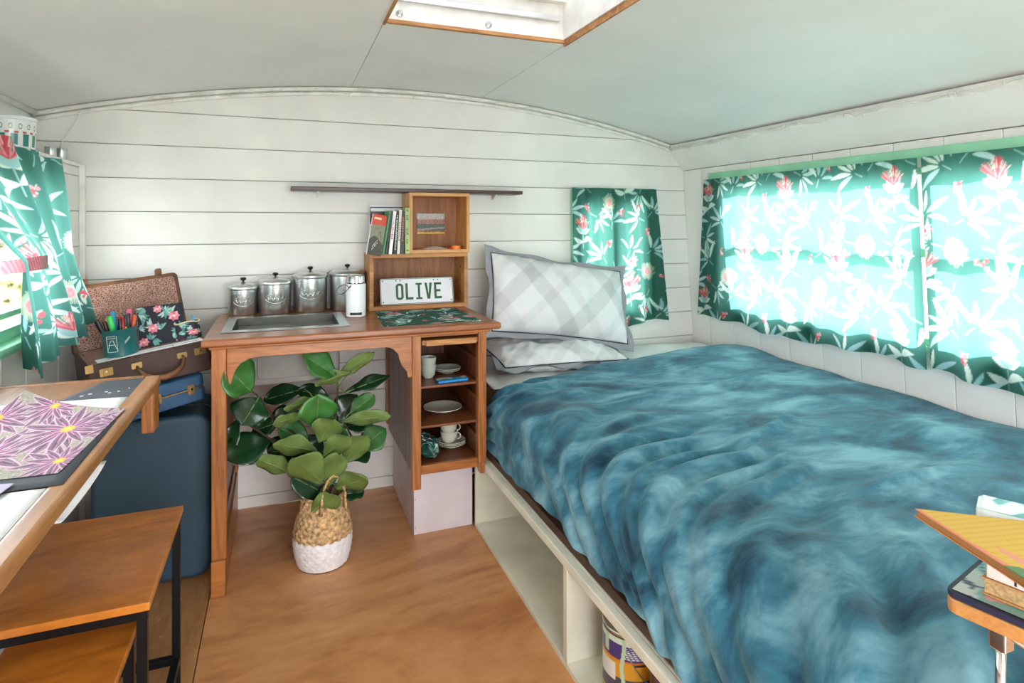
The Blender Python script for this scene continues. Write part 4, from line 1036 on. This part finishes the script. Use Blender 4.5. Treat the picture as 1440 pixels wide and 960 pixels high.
# books on it
tb_ = thing('book', (.8, .4, .87), 'thick tan-paged book at the bottom of the stack on the easel', 'book', 'books on the easel')
MB().box(.030, .32, .022, .20, .0355, .0375, ME).box(.030, .32, .022, .20, .0535, .0555, ME).build('cover', plain('tan_cover', (196,150,96), .5), tb_)
MB().box(.032, .317, .025, .197, .0376, .0534, ME).build('page_block', plain('tan_pages', (206,172,122), .8, var=.12, vscale=200), tb_)
wb_ = thing('book', (.8, .4, .89), 'white spined book with dark lettering in the stack on the easel', 'book', 'books on the easel')
MB().box(.034, .31, .024, .19, .0560, .0800, ME).build('cover', plain('white_book_cloth', (226,226,222), .6), wb_, bev=.001)
lt = MB(); rnd = random.Random(8)
for (xa, hh, col_) in ((.060, .020, 0), (.069, .020, 0), (.130, .017, 0), (.140, .017, 0), (.150, .017, 0)):
    lt.box(xa, xa+.0022, .0236, .0241, .058, .058+hh, ME); lt.box(xa, xa+.006, .0236, .0241, .058+hh-.003, .058+hh, ME); lt.box(xa, xa+.005, .0236, .0241, .066, .0685, ME)
o = lt.build('spine_lettering', M['black'], wb_); o['kind'] = 'stuff'
o = MB().box(.095, .100, .0236, .0241, .060, .076, ME).build('spine_mark', plain('red_ink', (190,60,60), .5), wb_)
MY = XF((.734, .518, .9375), rz=-107, rx=-8)       # local x along the near edge, local y along the far edge
yb_ = thing('book', (.74, .40, .93), 'flat yellow covered book with pink and green shapes on top of the easel stack', 'book', 'books on the easel')
def yc(u, v):
    C = np.ones(u.shape+(3,))*np.array([210,174,74]); C = np.where((np.sin(u*150+v*40) > .85)[..., None], [194,156,58], C)
    C = np.where((v + .30*u > .93+.04*np.sin(u*14))[..., None], [222,160,124], C); C = np.where((v < .02+.03*u)[..., None], [214,140,110], C)
    C = np.where((((u-.62)/.28)**2 + ((v-.16-.12*(u-.4))/.05)**2 < 1)[..., None], [214,150,120], C)
    C = np.where(((u > .52) & (v < .13+.05*np.sin(u*22)))[..., None], [96,134,92], C); C = np.where((((u-.8)/.1)**2 + ((v-.07)/.02)**2 < 1)[..., None], [226,206,180], C); return C
fabric('front_cover', 100, 100, lambda u, v: onto(MY, (.24*u, .20*v, .0095+0*u)), yc, M['print'], yb_, solid=.0012)
MB().box(.002, .238, .002, .198, .0015, .0082, MY).build('page_block', plain('brown_page_edges', (170,120,70), .8), yb_)
MB().box(0, .24, 0, .20, 0, .0014, MY).build('back_cover', plain('orange_back_cover', (196,126,62), .5), yb_)
ptn = thing('patterned_tin', (.93, .50, .867), 'glossy white and teal patterned tin on the easel behind the books', 'tin')
MT = XF((.918, .560, .8673), rz=-62)
tin_ = MB().rbox(0, .20, 0, .065, 0, .030, .012, M=MT).build('tin_body', plain('white_gloss', (226,238,236), .15, coat=.6), ptn, bev=.004)
def tc_(u, v): n_ = snoise(u*3, v*1, 61, 1.4); return np.where((n_ > .35)[..., None], [60,150,156], np.where((n_ > .1)[..., None], [160,210,208], np.ones(u.shape+(3,))*np.array([234,242,240])))
fabric('tin_lid', 70, 30, lambda u, v: onto(MT, (.006+.188*u, .005+.055*v, .0306+0*u)), tc_, M['printgloss'], ptn)

# ================================================================== PLANT IN BASKET
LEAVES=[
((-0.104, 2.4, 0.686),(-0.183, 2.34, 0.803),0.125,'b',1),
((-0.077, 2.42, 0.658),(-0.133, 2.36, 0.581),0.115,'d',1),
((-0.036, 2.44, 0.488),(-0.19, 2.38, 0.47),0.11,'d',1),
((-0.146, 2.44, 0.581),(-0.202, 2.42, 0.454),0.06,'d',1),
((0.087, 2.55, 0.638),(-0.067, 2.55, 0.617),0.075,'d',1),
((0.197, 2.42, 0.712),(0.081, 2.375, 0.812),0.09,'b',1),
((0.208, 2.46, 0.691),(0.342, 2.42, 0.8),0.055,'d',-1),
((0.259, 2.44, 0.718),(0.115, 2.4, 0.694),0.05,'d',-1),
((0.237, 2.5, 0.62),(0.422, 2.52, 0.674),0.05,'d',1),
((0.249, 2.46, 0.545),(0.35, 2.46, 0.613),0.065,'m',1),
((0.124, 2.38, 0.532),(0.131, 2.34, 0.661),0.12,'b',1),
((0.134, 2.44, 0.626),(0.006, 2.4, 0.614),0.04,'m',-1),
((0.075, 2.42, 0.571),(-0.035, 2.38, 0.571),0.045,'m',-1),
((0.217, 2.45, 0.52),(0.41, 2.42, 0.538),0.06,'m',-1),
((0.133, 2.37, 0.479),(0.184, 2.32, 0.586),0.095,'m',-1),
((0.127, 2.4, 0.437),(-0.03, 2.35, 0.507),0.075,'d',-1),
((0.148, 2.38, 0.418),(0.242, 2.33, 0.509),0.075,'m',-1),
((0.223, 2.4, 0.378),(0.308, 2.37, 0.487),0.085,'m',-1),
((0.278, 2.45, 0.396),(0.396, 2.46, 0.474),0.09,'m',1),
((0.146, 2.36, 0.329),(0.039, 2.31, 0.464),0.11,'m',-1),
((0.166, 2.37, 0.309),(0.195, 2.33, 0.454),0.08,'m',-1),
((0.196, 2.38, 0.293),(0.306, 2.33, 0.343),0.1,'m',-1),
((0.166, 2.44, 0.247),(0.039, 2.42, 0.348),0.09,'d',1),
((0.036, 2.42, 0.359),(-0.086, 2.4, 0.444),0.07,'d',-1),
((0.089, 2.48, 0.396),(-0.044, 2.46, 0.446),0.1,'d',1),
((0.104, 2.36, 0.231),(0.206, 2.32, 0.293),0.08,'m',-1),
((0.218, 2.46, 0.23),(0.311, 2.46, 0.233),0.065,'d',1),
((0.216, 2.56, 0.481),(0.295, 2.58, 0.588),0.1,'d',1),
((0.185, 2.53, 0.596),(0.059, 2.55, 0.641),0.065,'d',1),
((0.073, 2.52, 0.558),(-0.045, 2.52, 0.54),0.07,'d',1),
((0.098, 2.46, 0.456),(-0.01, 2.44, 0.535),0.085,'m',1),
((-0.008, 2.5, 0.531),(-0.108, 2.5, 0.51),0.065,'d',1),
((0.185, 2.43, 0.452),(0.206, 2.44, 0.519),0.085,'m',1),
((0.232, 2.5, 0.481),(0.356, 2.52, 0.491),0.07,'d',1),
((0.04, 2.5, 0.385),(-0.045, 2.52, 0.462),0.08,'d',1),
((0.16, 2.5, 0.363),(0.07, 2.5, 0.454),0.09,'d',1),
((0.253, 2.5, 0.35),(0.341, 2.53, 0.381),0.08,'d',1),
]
STEMS=[
[(0.141, 2.43, 0.206), (0.156, 2.43, 0.296), (0.151, 2.44, 0.375), (0.177, 2.45, 0.472), (0.204, 2.48, 0.555), (0.21, 2.48, 0.649)] ,
[(0.151, 2.44, 0.375), (0.088, 2.45, 0.463), (-0.017, 2.46, 0.544), (-0.077, 2.43, 0.655), (-0.099, 2.41, 0.683)] ,
[(0.126, 2.43, 0.218), (0.088, 2.44, 0.303), (0.035, 2.43, 0.376), (-0.036, 2.44, 0.488), (-0.146, 2.44, 0.581)] ,
[(0.156, 2.43, 0.214), (0.185, 2.42, 0.296), (0.231, 2.44, 0.375), (0.28, 2.46, 0.414), (0.233, 2.46, 0.515)] ,
[(0.177, 2.45, 0.472), (0.126, 2.42, 0.55), (0.117, 2.45, 0.625)] ,
]
bc = Vector((.150, 2.432, 0))
bk_ = thing('plant_basket', tuple(bc), 'woven seagrass basket with a white dipped base on the floor', 'basket')
def brad(z):
    t = z/.262; return .082 + .028*math.sin(PI*min(1, t*1.05+.12)) - .012*max(0, t-.7)
def weave(z0, z1, n, m, amp, kx, kz, ins=0.0):
    mb = MB()
    def fn(u, v):
        a = u*2*PI; z = z0 + (z1-z0)*v
        r = brad(z) - ins + amp*math.sin(a*kx + (PI if int(z*kz) % 2 else 0))*abs(math.sin(z*kz*PI)) + amp*.5*math.sin(z*kz*PI)**2
        return (bc.x + r*math.cos(a), bc.y + r*math.sin(a), z)
    mb.grid(n, m, fn); return mb
wv = weave(.113, .262, 160, 60, .0026, 22, 75); wv.build('woven_wall', M['seagrass'], bk_, smooth='all', solid=.006)
wb2 = weave(.004, .115, 120, 40, .0016, 22, 75); 
wb2.lathe([(brad(.004)-.002, .0008), (.001, .0008)], 40, c=bc); wb2.build('white_base', M['basketwhite'], bk_, smooth='all')
MB().tube([(bc.x+brad(.262)*math.cos(a), bc.y+brad(.262)*math.sin(a), .263) for a in np.linspace(0, 2*PI, 48, endpoint=False)], .005, 8, closed=True).build('rim', M['seagrass'], bk_, smooth='all')
for ang, hh in ((-1.15, .105), (1.75, .09)):
    t_ = Vector((-math.sin(ang), math.cos(ang), 0)); o_ = Vector((math.cos(ang), math.sin(ang), 0)); pts = []
    for k in range(60):
        f = k/59; a = PI*f; p = bc + o_*(brad(.25)+.004) + t_*(.050*math.cos(a)) + Vector((0, 0, .215 + (hh+.03)*math.sin(a)**.8)); pts.append(p)
    MB().tube(pts, [.0052 + .0014*math.sin(k*1.3) for k in range(60)], 8).build('handle', M['seagrass'], bk_, smooth='all')
pl_ = thing('fiddle_leaf_fig', (bc.x, bc.y, .2), 'fiddle leaf fig with broad glossy leaves in the seagrass basket', 'plant')
MB().lathe([(brad(.21)-.012, .0), (brad(.21)-.012, .012), (.03, .022), (.001, .024)], 32, c=(bc.x, bc.y, .190)).build('soil', M['soil'], pl_, smooth='all')
for s_ in STEMS:
    pts = [Vector(s_[0])]
    for a, b in zip(s_[:-1], s_[1:]):
        for k in range(1, 5): pts.append(Vector(a).lerp(Vector(b), k/4))
    MB().tube(pts, [.0075 - .0045*i/len(pts) for i in range(len(pts))], 8).build('stem', M['stem'], pl_, smooth='all')
allst = [Vector(p) for s_ in STEMS for p in s_[1:]]
def make_leaf(base, tip, wd, top, face, seed):
    base, tip = Vector(base), Vector(tip); rnd = random.Random(seed); d = tip - base; L_ = d.length; d.normalize()
    camv = (Vector((.05, 0, 1.15)) - base).normalized()
    nrm = camv*face*.9 + Vector((0, 0, .55)) + Vector((rnd.uniform(-.2,.2), rnd.uniform(-.2,.2), rnd.uniform(-.1,.1)))
    side = d.cross(nrm).normalized(); nrm = side.cross(d).normalized()
    nu, nv = 9, 13; curl = rnd.uniform(.04, .12)*L_; fold = rnd.uniform(.10, .28); ph = rnd.uniform(0, 6)
    def pt(i, j, off):
        q = i/(nu-1)*2-1; t = j/(nv-1)
        hw = wd/2*(math.sin(PI*min(1, t**1.25*.97+.015))**.75)*(1.0 + .06*math.sin(t*9+ph)) if 0 < j < nv-1 else .0008
        p = base + d*(L_*t) + side*(q*hw)
        h = fold*abs(q)*hw - curl*(t*t) + .006*math.sin(t*11+ph+q*2)*abs(q) + .0012*math.cos(q*PI*4+t*26)
        return p + nrm*(h + off)
    mb = MB(); vs = [pt(i, j, .0007) for j in range(nv) for i in range(nu)] + [pt(i, j, -.0007) for j in range(nv) for i in range(nu)]; n_ = nu*nv
    for j in range(nv-1):
        for i in range(nu-1):
            a = j*nu+i
            mb.f.append((a, a+1, a+nu+1, a+nu)); mb.m.append(0)
            mb.f.append((n_+a, n_+a+nu, n_+a+nu+1, n_+a+1)); mb.m.append(1)
    for j in range(nv-1):
        for i in (0, nu-1):
            a = j*nu+i; mb.f.append((a, a+nu, n_+a+nu, n_+a)); mb.m.append(0)
    for j in (0, nv-1):
        for i in range(nu-1):
            a = j*nu+i; mb.f.append((a, a+1, n_+a+1, n_+a)); mb.m.append(0)
    mb.v = [tuple(p) for p in vs]
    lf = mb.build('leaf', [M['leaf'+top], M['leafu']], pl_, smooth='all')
    near = min(allst, key=lambda p: (p-base).length)
    if (near-base).length > .004:
        mid = near.lerp(base, .5) + Vector((0, 0, .006)); rib = [base + d*(L_*t) + nrm*(-curl*t*t + .0012*math.cos(t*26)) for t in (.15,.3,.45,.6,.75,.9)]; MB().tube([near, mid, base] + rib, [.0026, .0024, .0022, .0020, .0018, .0017, .0016, .0014, .0010], 6).build('leaf_stalk', M['rib'], lf, smooth='all')
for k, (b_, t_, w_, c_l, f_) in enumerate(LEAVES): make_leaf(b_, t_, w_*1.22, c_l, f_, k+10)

# ================================================================== DRAFTING TABLE AND PAPERS
dt = thing('drafting_table', (-.55, 1.0, 0), 'brown wooden drafting table along the ledge wall, spread with papers', 'table')
MB().box(-.780, -.376, -.30, 2.035, .826, .850).build('table_board', M['tablewood'], dt, bev=.002)
MB().box(-.3755, -.334, -.30, 2.045, .822, .853).build('front_edge', M['tableedge'], dt, bev=.009, seg=4)
MB().box(-.780, -.376, 2.0355, 2.052, .824, .853).build('end_edge', M['tablewood'], dt, bev=.004)
MB().rbox(-.372, -.338, 1.965, 2.040, .705, .8215, .008).build('corner_block', M['oakz'], dt, bev=.003)
MB().box(-.780, -.745, -.28, 2.03, .77, .8255).build('wall_cleat', M['tablewood'], dt, bev=.002)
MB().box(-.744, -.372, 1.975, 2.030, .770, .8255).build('end_rail', M['tablewood'], dt, bev=.002)
for y in (-.22,): 
    for x in (-.38, -.74): MB().box(x-.02, x+.02, y-.02, y+.02, .0005, .8215).build('leg', M['tablewood'], dt, bev=.003)
MB().rbox(-.765, -.715, 1.955, 2.005, .8505, .8535, .008).build('hinge_plate', M['browntrim'], dt, bev=.001)
def paper(name, pts, z, mt, lab, cat, curl=None):
    a, b, c, d = [Vector((p[0], p[1], z)) for p in pts]   # four corners, ccw
    mb = MB(); mb.grid(14, 14, lambda u, v: tuple((a.lerp(b, u)).lerp(d.lerp(c, u), v) + Vector((0, 0, (curl(u, v) if curl else 0)))))
    return tag(mb.build(name, mt, smooth='all', solid=.0006), lab, cat)
paper('paper_sheet', ((-.735,1.52),(-.372,1.52),(-.372,1.815),(-.735,1.84)), .8515, M['paper'], 'white paper sheet lying beyond the daisy print on the table', 'paper')
o = paper('card_sheet', ((-.530,1.825),(-.350,1.812),(-.346,2.020),(-.470,2.020)), .8520, M['card'], 'charcoal card with pale flecks near the table end', 'card')
rnd = random.Random(6)
for (x, y) in ((-.49,1.86),(-.475,1.875),(-.44,1.885),(-.41,1.88),(-.39,1.905),(-.43,1.87)): 
    MB().rbox(x, x+rnd.uniform(.004,.010), y, y+.004, .8521, .8527, .0015).build('paint_fleck', M['paper'], o)
paper('card_sheet', ((-.68,1.238),(-.350,1.238),(-.350,1.60),(-.68,1.60)), .8542, M['card'], 'charcoal card lying under the daisy print', 'card')
def dprint(nu, nv, pts, z, art, uo, vo, su, sv, lab, curlc=0):
    a, b, c, d = [np.array(p) for p in pts]
    def fn(u, v):
        p = ((a[0]*(1-u)+b[0]*u)*(1-v) + (d[0]*(1-u)+c[0]*u)*v, (a[1]*(1-u)+b[1]*u)*(1-v) + (d[1]*(1-u)+c[1]*u)*v)
        lift = curlc*np.clip((1-u)*.9 + v - 1.1, 0, 1)**2*1.2
        return p[0]+lift*.4, p[1], z + lift + .0012*np.sin(u*6)*np.sin(v*5)
    return tag(fabric('flower_print', nu, nv, fn, lambda u, v: art.sample(u*su+uo, v*sv+vo), M['print'], solid=.0005), lab, 'art print', 'flower prints')
dprint(270, 340, ((-.625,1.30),(-.372,1.292),(-.350,1.685),(-.60,1.80)), .8560, DAI, .05, .02, .95, .95, 'print of purple pink daisies with yellow centres on the table', .05)
VIO = Art((176,170,190)); rnd = random.Random(12)
for q in range(90): VIO.stroke(.5, .5, rnd.uniform(0, 6.28), rnd.uniform(.2, .48), .006, rnd.choice([(120,100,160),(200,196,214),(90,76,130),(226,222,234)]))
dprint(70, 70, ((-.60,1.10),(-.445,1.12),(-.425,1.262),(-.60,1.285)), .8575, VIO, 0, 0, 1, 1, 'print of a pale violet shaggy flower overlapping the white paper', 0)
paper('paper_sheet', ((-.735,.55),(-.372,.55),(-.372,1.236),(-.735,1.236)), .8515, M['paper'], 'large white paper sheet on the table below the violet flower print', 'paper')
hp = MB(); hp.grid(16, 8, lambda u, v: (-.343 + .012*v, 1.16+.27*u, .8215 - .0008 - .009*math.sin(v*1.4)*math.sin(PI*u)**.6)); tag(hp.build('paper_sheet', M['paper'], smooth='all', solid=.0006), 'white paper poking out below the table edge', 'paper')

# ================================================================== NESTING STOOLS
def stool(x0, x1, y0, y1, z1, label):
    st = thing('nesting_stool', ((x0+x1)/2, (y0+y1)/2, 0), label, 'stool', 'nesting stools')
    MB().box(x0, x1, y0, y1, z1-.018, z1).build('seat', M['honey'], st, bev=.003)
    s = .020; zt = z1-.0185
    for (x, y) in ((x0+.006, y0+.006), (x1-.006-s, y0+.006), (x0+.006, y1-.006-s), (x1-.006-s, y1-.006-s)): MB().box(x, x+s, y, y+s, .0008, zt-s).build('leg', M['blackmetal'], st, bev=.0015, seg=1)
    for (y) in (y0+.006, y1-.006-s): MB().box(x0+.006, x1-.006, y, y+s, zt-s, zt).build('top_bar', M['blackmetal'], st, bev=.0015, seg=1)
    for (x) in (x0+.006, x1-.006-s): MB().box(x, x+s, y0+.006+s, y1-.006-s, zt-s, zt).build('top_bar', M['blackmetal'], st, bev=.0015, seg=1)
    for (x) in (x0+.006, x1-.006-s): MB().box(x, x+s, y0+.006+s, y1-.006-s, .065, .065+s).build('foot_bar', M['blackmetal'], st, bev=.0015, seg=1)
    MB().box(x0+.006+s, x1-.006-s, y1-.006-s, y1-.006, .065, .065+s).build('foot_bar', M['blackmetal'], st, bev=.0015, seg=1)
    return st
stool(-.572, -.260, 1.462, 1.935, .500, 'taller honey wood nesting stool on a black steel frame')
stool(-.538, -.297, 1.08, 1.556, .420, 'lower honey wood nesting stool pulled out from under the taller one')

# ================================================================== SUITCASES
bg_ = thing('standing_suitcase', (-.43, 2.62, 0), 'big teal blue vinyl suitcase standing on the floor under the case pile', 'suitcase')
MB().rbox(-.622, -.243, 2.475, 2.64, .001, .598, .055, axis='y', n=8).build('front_shell', M['navycase'], bg_, bev=.018, seg=4, smooth=True)
MB().rbox(-.622, -.243, 2.645, 2.80, .001, .598, .055, axis='y', n=8).build('rear_shell', M['navycase'], bg_, bev=.018, seg=4, smooth=True)
MB().rbox(-.616, -.249, 2.638, 2.648, .006, .594, .050, axis='y', n=8).build('seam_band', M['steel'], bg_)
def clasp(parent, Mx, x, z, w_=.034, h_=.030, y=0):
    c = MB().rbox(x-w_/2, x+w_/2, y-.004, y, z-h_/2, z+h_/2, .004, M=Mx, axis='y').build('clasp', M['brass'], parent, bev=.001)
    MB().rbox(x-w_*.22, x+w_*.22, y-.009, y-.004, z-h_*.42, z+h_*.30, .003, M=Mx, axis='y').build('latch', M['brass'], c, bev=.001)
    MB().lathe([(.004,0),(.004,.003)], 10, M=Mx @ XF((x, y-.009, z+h_*.1), rx=90)).build('key_plate', M['chrome'], c)
ML = XF((-.615, 2.345, .600), rz=25, ry=-7)
bl_ = thing('suitcase', (-.45, 2.5, .6), 'blue leatherette suitcase lying under the open brown one', 'suitcase')
MB().rbox(0, .395, 0, .34, 0, .047, .02, M=ML).build('lower_shell', M['bluecase'], bl_, bev=.006); MB().rbox(0, .395, 0, .34, .051, .096, .02, M=ML).build('upper_shell', M['bluecase'], bl_, bev=.006)
MB().rbox(.002, .393, .002, .338, .047, .051, .02, M=ML).build('seam_band', M['brass'], bl_)
for x in (.235, .345): clasp(bl_, ML, x, .050, .024, .036)
MB().tube([ML @ Vector(p) for p in ((.13,-.002,.045),(.14,-.03,.03),(.19,-.036,.026),(.225,-.03,.03),(.232,-.004,.045))], .006, 8).build('handle', plain('navy_handle', (30,48,84), .5), bl_, smooth='all')
MBW = XF((-.602, 2.398, .709), rz=22, ry=-6)
br = thing('suitcase', (-.45, 2.5, .72), 'open brown suitcase with a mottled lining, lid leaning on the end wall', 'suitcase')
MB().rbox(0, .392, 0, .270, 0, .112, .014, M=MBW).build('case_body', M['browncase'], br, bev=.005)
MB().rbox(.010, .382, .010, .262, .1122, .1140, .01, M=MBW).build('lining_tray', M['mottled'], br)
MLID = MBW @ XF((0, .272, .105), rx=-17)
ld = MB().rbox(0, .392, .012, .045, 0, .262, .018, M=MLID, axis='y').build('lid', M['browntrim'], br, bev=.006)
MB().rbox(.016, .376, .0095, .012, .012, .246, .012, M=MLID, axis='y').build('lid_lining', M['mottled'], ld)
for x in (.07, .325): MB().rbox(x-.011, x+.011, .010, .032, .262, .286, .004, M=MLID, axis='y').build('lid_catch', M['browntrim'], ld, bev=.001)
for x in (.055, .352): clasp(br, MBW, x, .080, .040, .028)
for x in (0, .392):
    MB().rbox(x-.003 if x == 0 else x-.020, x+.020 if x == 0 else x+.003, -.003, .0, .088, .115, .002, M=MBW, axis='y').build('corner_guard', M['brass'], br)
for x in (.145, .290): MB().rbox(x-.017, x+.017, -.006, 0, .068, .090, .004, M=MBW, axis='y').build('handle_mount', M['brass'], br, bev=.001)
hpts = [(.290,-.008,.078),(.292,-.024,.070),(.280,-.044,.052),(.255,-.058,.036),(.218,-.062,.028),(.180,-.058,.034),(.156,-.044,.050),(.145,-.024,.068),(.145,-.008,.076)]
MB().tube([MBW @ Vector(p) for p in hpts], [.004,.006,.008,.0095,.010,.0095,.008,.006,.004], 10).build('handle', M['browntrim'], br, smooth='all')
MB().tube([MBW @ Vector(p) for p in ((.02,.20,.115),(.015,.24,.122),(.012,.27,.135))], .0022, 6).build('lid_stay', M['steel'], br)
# things lying on it
def onb(x, y, z): return MBW @ Vector((x, y, z))
o = MB().box(.035, .372, .008, .066, .1145, .1153, MBW).build('paper_strip', M['paper']); tag(o, 'long white paper strip with thin drawn lines along the brown suitcase edge', 'paper')
for (x0_, x1_, y0_, y1_) in ((.06,.11,.020,.0225),(.108,.111,.020,.05),(.20,.27,.040,.0425),(.27,.273,.02,.042),(.30,.36,.03,.0325)): MB().box(x0_, x1_, y0_, y1_, .1153, .1156, MBW).build('drawn_line', M['card'], o)
mg_ = thing('pencil_tin', tuple(onb(.118, .075, .1156)), 'teal tin mug with a white line drawing, full of markers', 'tin')
mc = MBW @ Matrix.Translation((.118, .078, .1156))
teal = plain('teal_enamel', (24,100,104), .3, var=.05, coat=.3)
MB().lathe([(.052,0),(.054,.002),(.054,.092),(.0555,.094),(.0535,.095),(.052,.092),(.051,.004),(.001,.003)], 48, M=mc).build('mug_wall', teal, mg_, smooth=True)
dr = MB(); rr0 = .0546
def cylp(a, z): return (rr0*math.cos(a), rr0*math.sin(a), z)
A0 = math.atan2(-2.47, .49) - R(22)
for path_ in ([(-.75,.02),(-.75,.075),(-.15,.075),(-.15,.02),(-.75,.02)], [(-.7,.03),(-.5,.06),(-.35,.06),(-.2,.03)], [(-.65,.045),(-.25,.045)], [(-.68,.068),(-.2,.068)], [(.28,.045),(.62,.062)], [(.28,.05),(.62,.067)]):
    pts = []
    for (a, z), (a2, z2) in zip(path_[:-1], path_[1:]):
        for k in range(6): f = k/6; pts.append(cylp(A0 + a + (a2-a)*f, z + (z2-z)*f))
    pts.append(cylp(A0+path_[-1][0], path_[-1][1])); dr.tube(pts, .0008, 5, M=mc)
o = dr.build('line_drawing', M['cordw'], mg_); o['kind'] = 'stuff'
pens = [((30,60,110),(34,30,40),'navy marker with a dark cap'),((230,96,40),(60,40,30),'orange striped pen with a brown cap'),((60,200,90),(60,210,100),'fat bright green highlighter'),((28,26,28),(28,26,28),'black marker'),((240,240,236),(200,30,40),'white pen with a red band'),((244,212,60),(30,30,30),'yellow pen with a black cap'),((70,68,72),(40,38,42),'dark grey felt pen'),((122,70,160),(236,104,60),'purple marker with an orange cap'),((236,110,150),(236,110,150),'pink highlighter'),((40,150,214),(40,150,214),'sky blue pen'),((26,40,90),(20,24,40),'dark blue pen'),((40,36,40),(190,30,40),'black pen with a red end'),((236,150,80),(240,160,96),'peach coloured marker')]
pp_ = [(-.040,-.008,-16),(-.030,.010,-10),(-.016,-.014,-6),(.000,-.016,3),(.014,-.020,2),(.022,-.004,5),(.032,-.006,6),(.040,.006,14),(.028,.022,10),(-.006,.022,-2),(-.036,.016,-18),(.006,.004,2),(-.022,.026,-7)]
for k, ((cb, cc, nm), (px_, py_, ln)) in enumerate(zip(pens, pp_)):
    rnd = random.Random(k); rr1 = .0062 if 'highlighter' not in nm else .0085; hh = rnd.uniform(.118, .140) if k not in (8, 9) else .148
    Mp = mc @ XF((px_*.62, py_*.62, .006), ry=ln, rx=rnd.uniform(-3, 3))
    t_ = thing('marker_pen', tuple(Mp @ Vector((0,0,0))), nm + ' standing in the teal tin', 'pen', 'pens in the teal tin')
    MB().lathe([(rr1*.8,0),(rr1,.004),(rr1,hh*.68)], 12, M=Mp).build('barrel', plain('pen_barrel', cb, .35, bmp=0), t_, smooth=True)
    MB().lathe([(rr1*1.1,hh*.68),(rr1*1.1,hh-.004),(rr1*.7,hh)], 12, M=Mp).build('cap', plain('pen_cap', cc, .35, bmp=0), t_, smooth=True)
nb = thing('notebook', tuple(onb(.25, .13, .115)), 'dark notebook with pink flowers propped on the brown suitcase', 'notebook')
MN = MBW @ XF((.180, .105, .1158), rx=-14, ry=4, rz=-4)
MB().box(0, .150, .0008, .012, 0, .150, MN).build('page_block', M['paper'], nb)
fabric('front_cover', 120, 120, lambda u, v: onto(MN, (.152*u-.001, 0*u, .152*v-.0005)), lambda u, v: FLD.sample(u*.95, v*.95), M['print'], nb, solid=.0007)
pc_ = thing('pencil_pouch', tuple(onb(.345, .10, .115)), 'small dark floral pouch with a cream zip on the suitcase corner', 'pouch')
MPc = MBW @ XF((.345, .105, .1158), rz=-8)
def pch(u, v):
    a = u*2*PI; r0 = .046*(1-.12*v); sq = (np.abs(np.cos(a))**3+np.abs(np.sin(a))**3)**(-1/3)
    return onto(MPc, (r0*sq*np.cos(a), r0*.52*sq*np.sin(a)*(1-.5*v), .062*v + .004*np.sin(a*3)*v))
fabric('pouch_cloth', 90, 40, pch, lambda u, v: FLD.sample(u*1.6, v*.6+.2), M['print'], pc_)
MB().tube([MPc @ Vector((.043*math.cos(a), .016*math.sin(a), .063+.003*math.sin(a*3))) for a in np.linspace(0, 2*PI, 30, endpoint=False)], .0026, 6, closed=True).build('zip', plain('cream_zip', (226,214,170), .6), pc_, smooth='all')
MB().rbox(.018, .026, -.006, .0, .060, .084, .003, M=MPc, axis='y').build('zip_pull', plain('blue_pull', (40,130,180), .4), pc_)

# ================================================================== LEDGE THINGS
bu = thing('paint_bucket', (-.868, 2.545, 1.552), 'white plastic tub with teal printing on the ledge above the curtain', 'tub')
cb = (-.868, 2.545, 1.5525)
MB().lathe([(.062,0),(.066,.003),(.071,.100),(.074,.102),(.074,.112),(.070,.114),(.001,.114)], 40, c=cb).build('tub_wall', M['whitepl'], bu, smooth=True)
def tubl(u, v):
    C = np.ones(u.shape+(3,))*np.array([236,236,232]); C = np.where(((v < .5) & (np.sin(u*44) > -.2))[..., None], [40,128,124], C)
    C = np.where(((v > .52) & (v < .60) & (np.sin(u*60) > .1))[..., None], [206,80,70], C)
    C = np.where(((((u*9) % 1 - .5)/.22)**2 + ((v-.8)/.12)**2 < 1)[..., None] & ((((u*9) % 1 - .5)/.13)**2 + ((v-.8)/.07)**2 > 1)[..., None], [120,170,150], C); return C
fabric('label', 160, 60, lambda u, v: (cb[0]+(.0672+.004*v)*np.cos(-2.2+u*3.4), cb[1]+(.0672+.004*v)*np.sin(-2.2+u*3.4), cb[2]+.012+.082*v), tubl, M['printgloss'], bu)
for (x, y, lab) in ((-.862, 2.905, 'small tin can on the ledge, nearer the tub'), (-.838, 2.950, 'small tin can on the ledge, nearer the end wall')):
    t_ = thing('tin_can', (x, y, 1.5525), lab, 'can', 'tin cans on the ledge')
    MB().lathe([(.0205,0),(.0205,.002),(.0195,.004),(.0195,.052),(.0208,.054),(.0205,.056),(.018,.053),(.001,.053)], 28, c=(x,y,1.5525)).build('can_body', M['alum'], t_, smooth=True)
    MB().lathe([(.0198,.015),(.0198,.017)], 28, c=(x,y,1.5525)).build('rib', M['steel'], t_)
tag(MB().tube([(-.842, 2.945, 1.606), (-.835, 2.95, 1.64), (-.79, 2.962, 1.735), (-.782, 2.966, 1.765)], .0022, 6).build('hanging_cord', M['cordw'], smooth='all'), 'thin white cord strung from the ceiling conduit to the tin cans', 'cord')
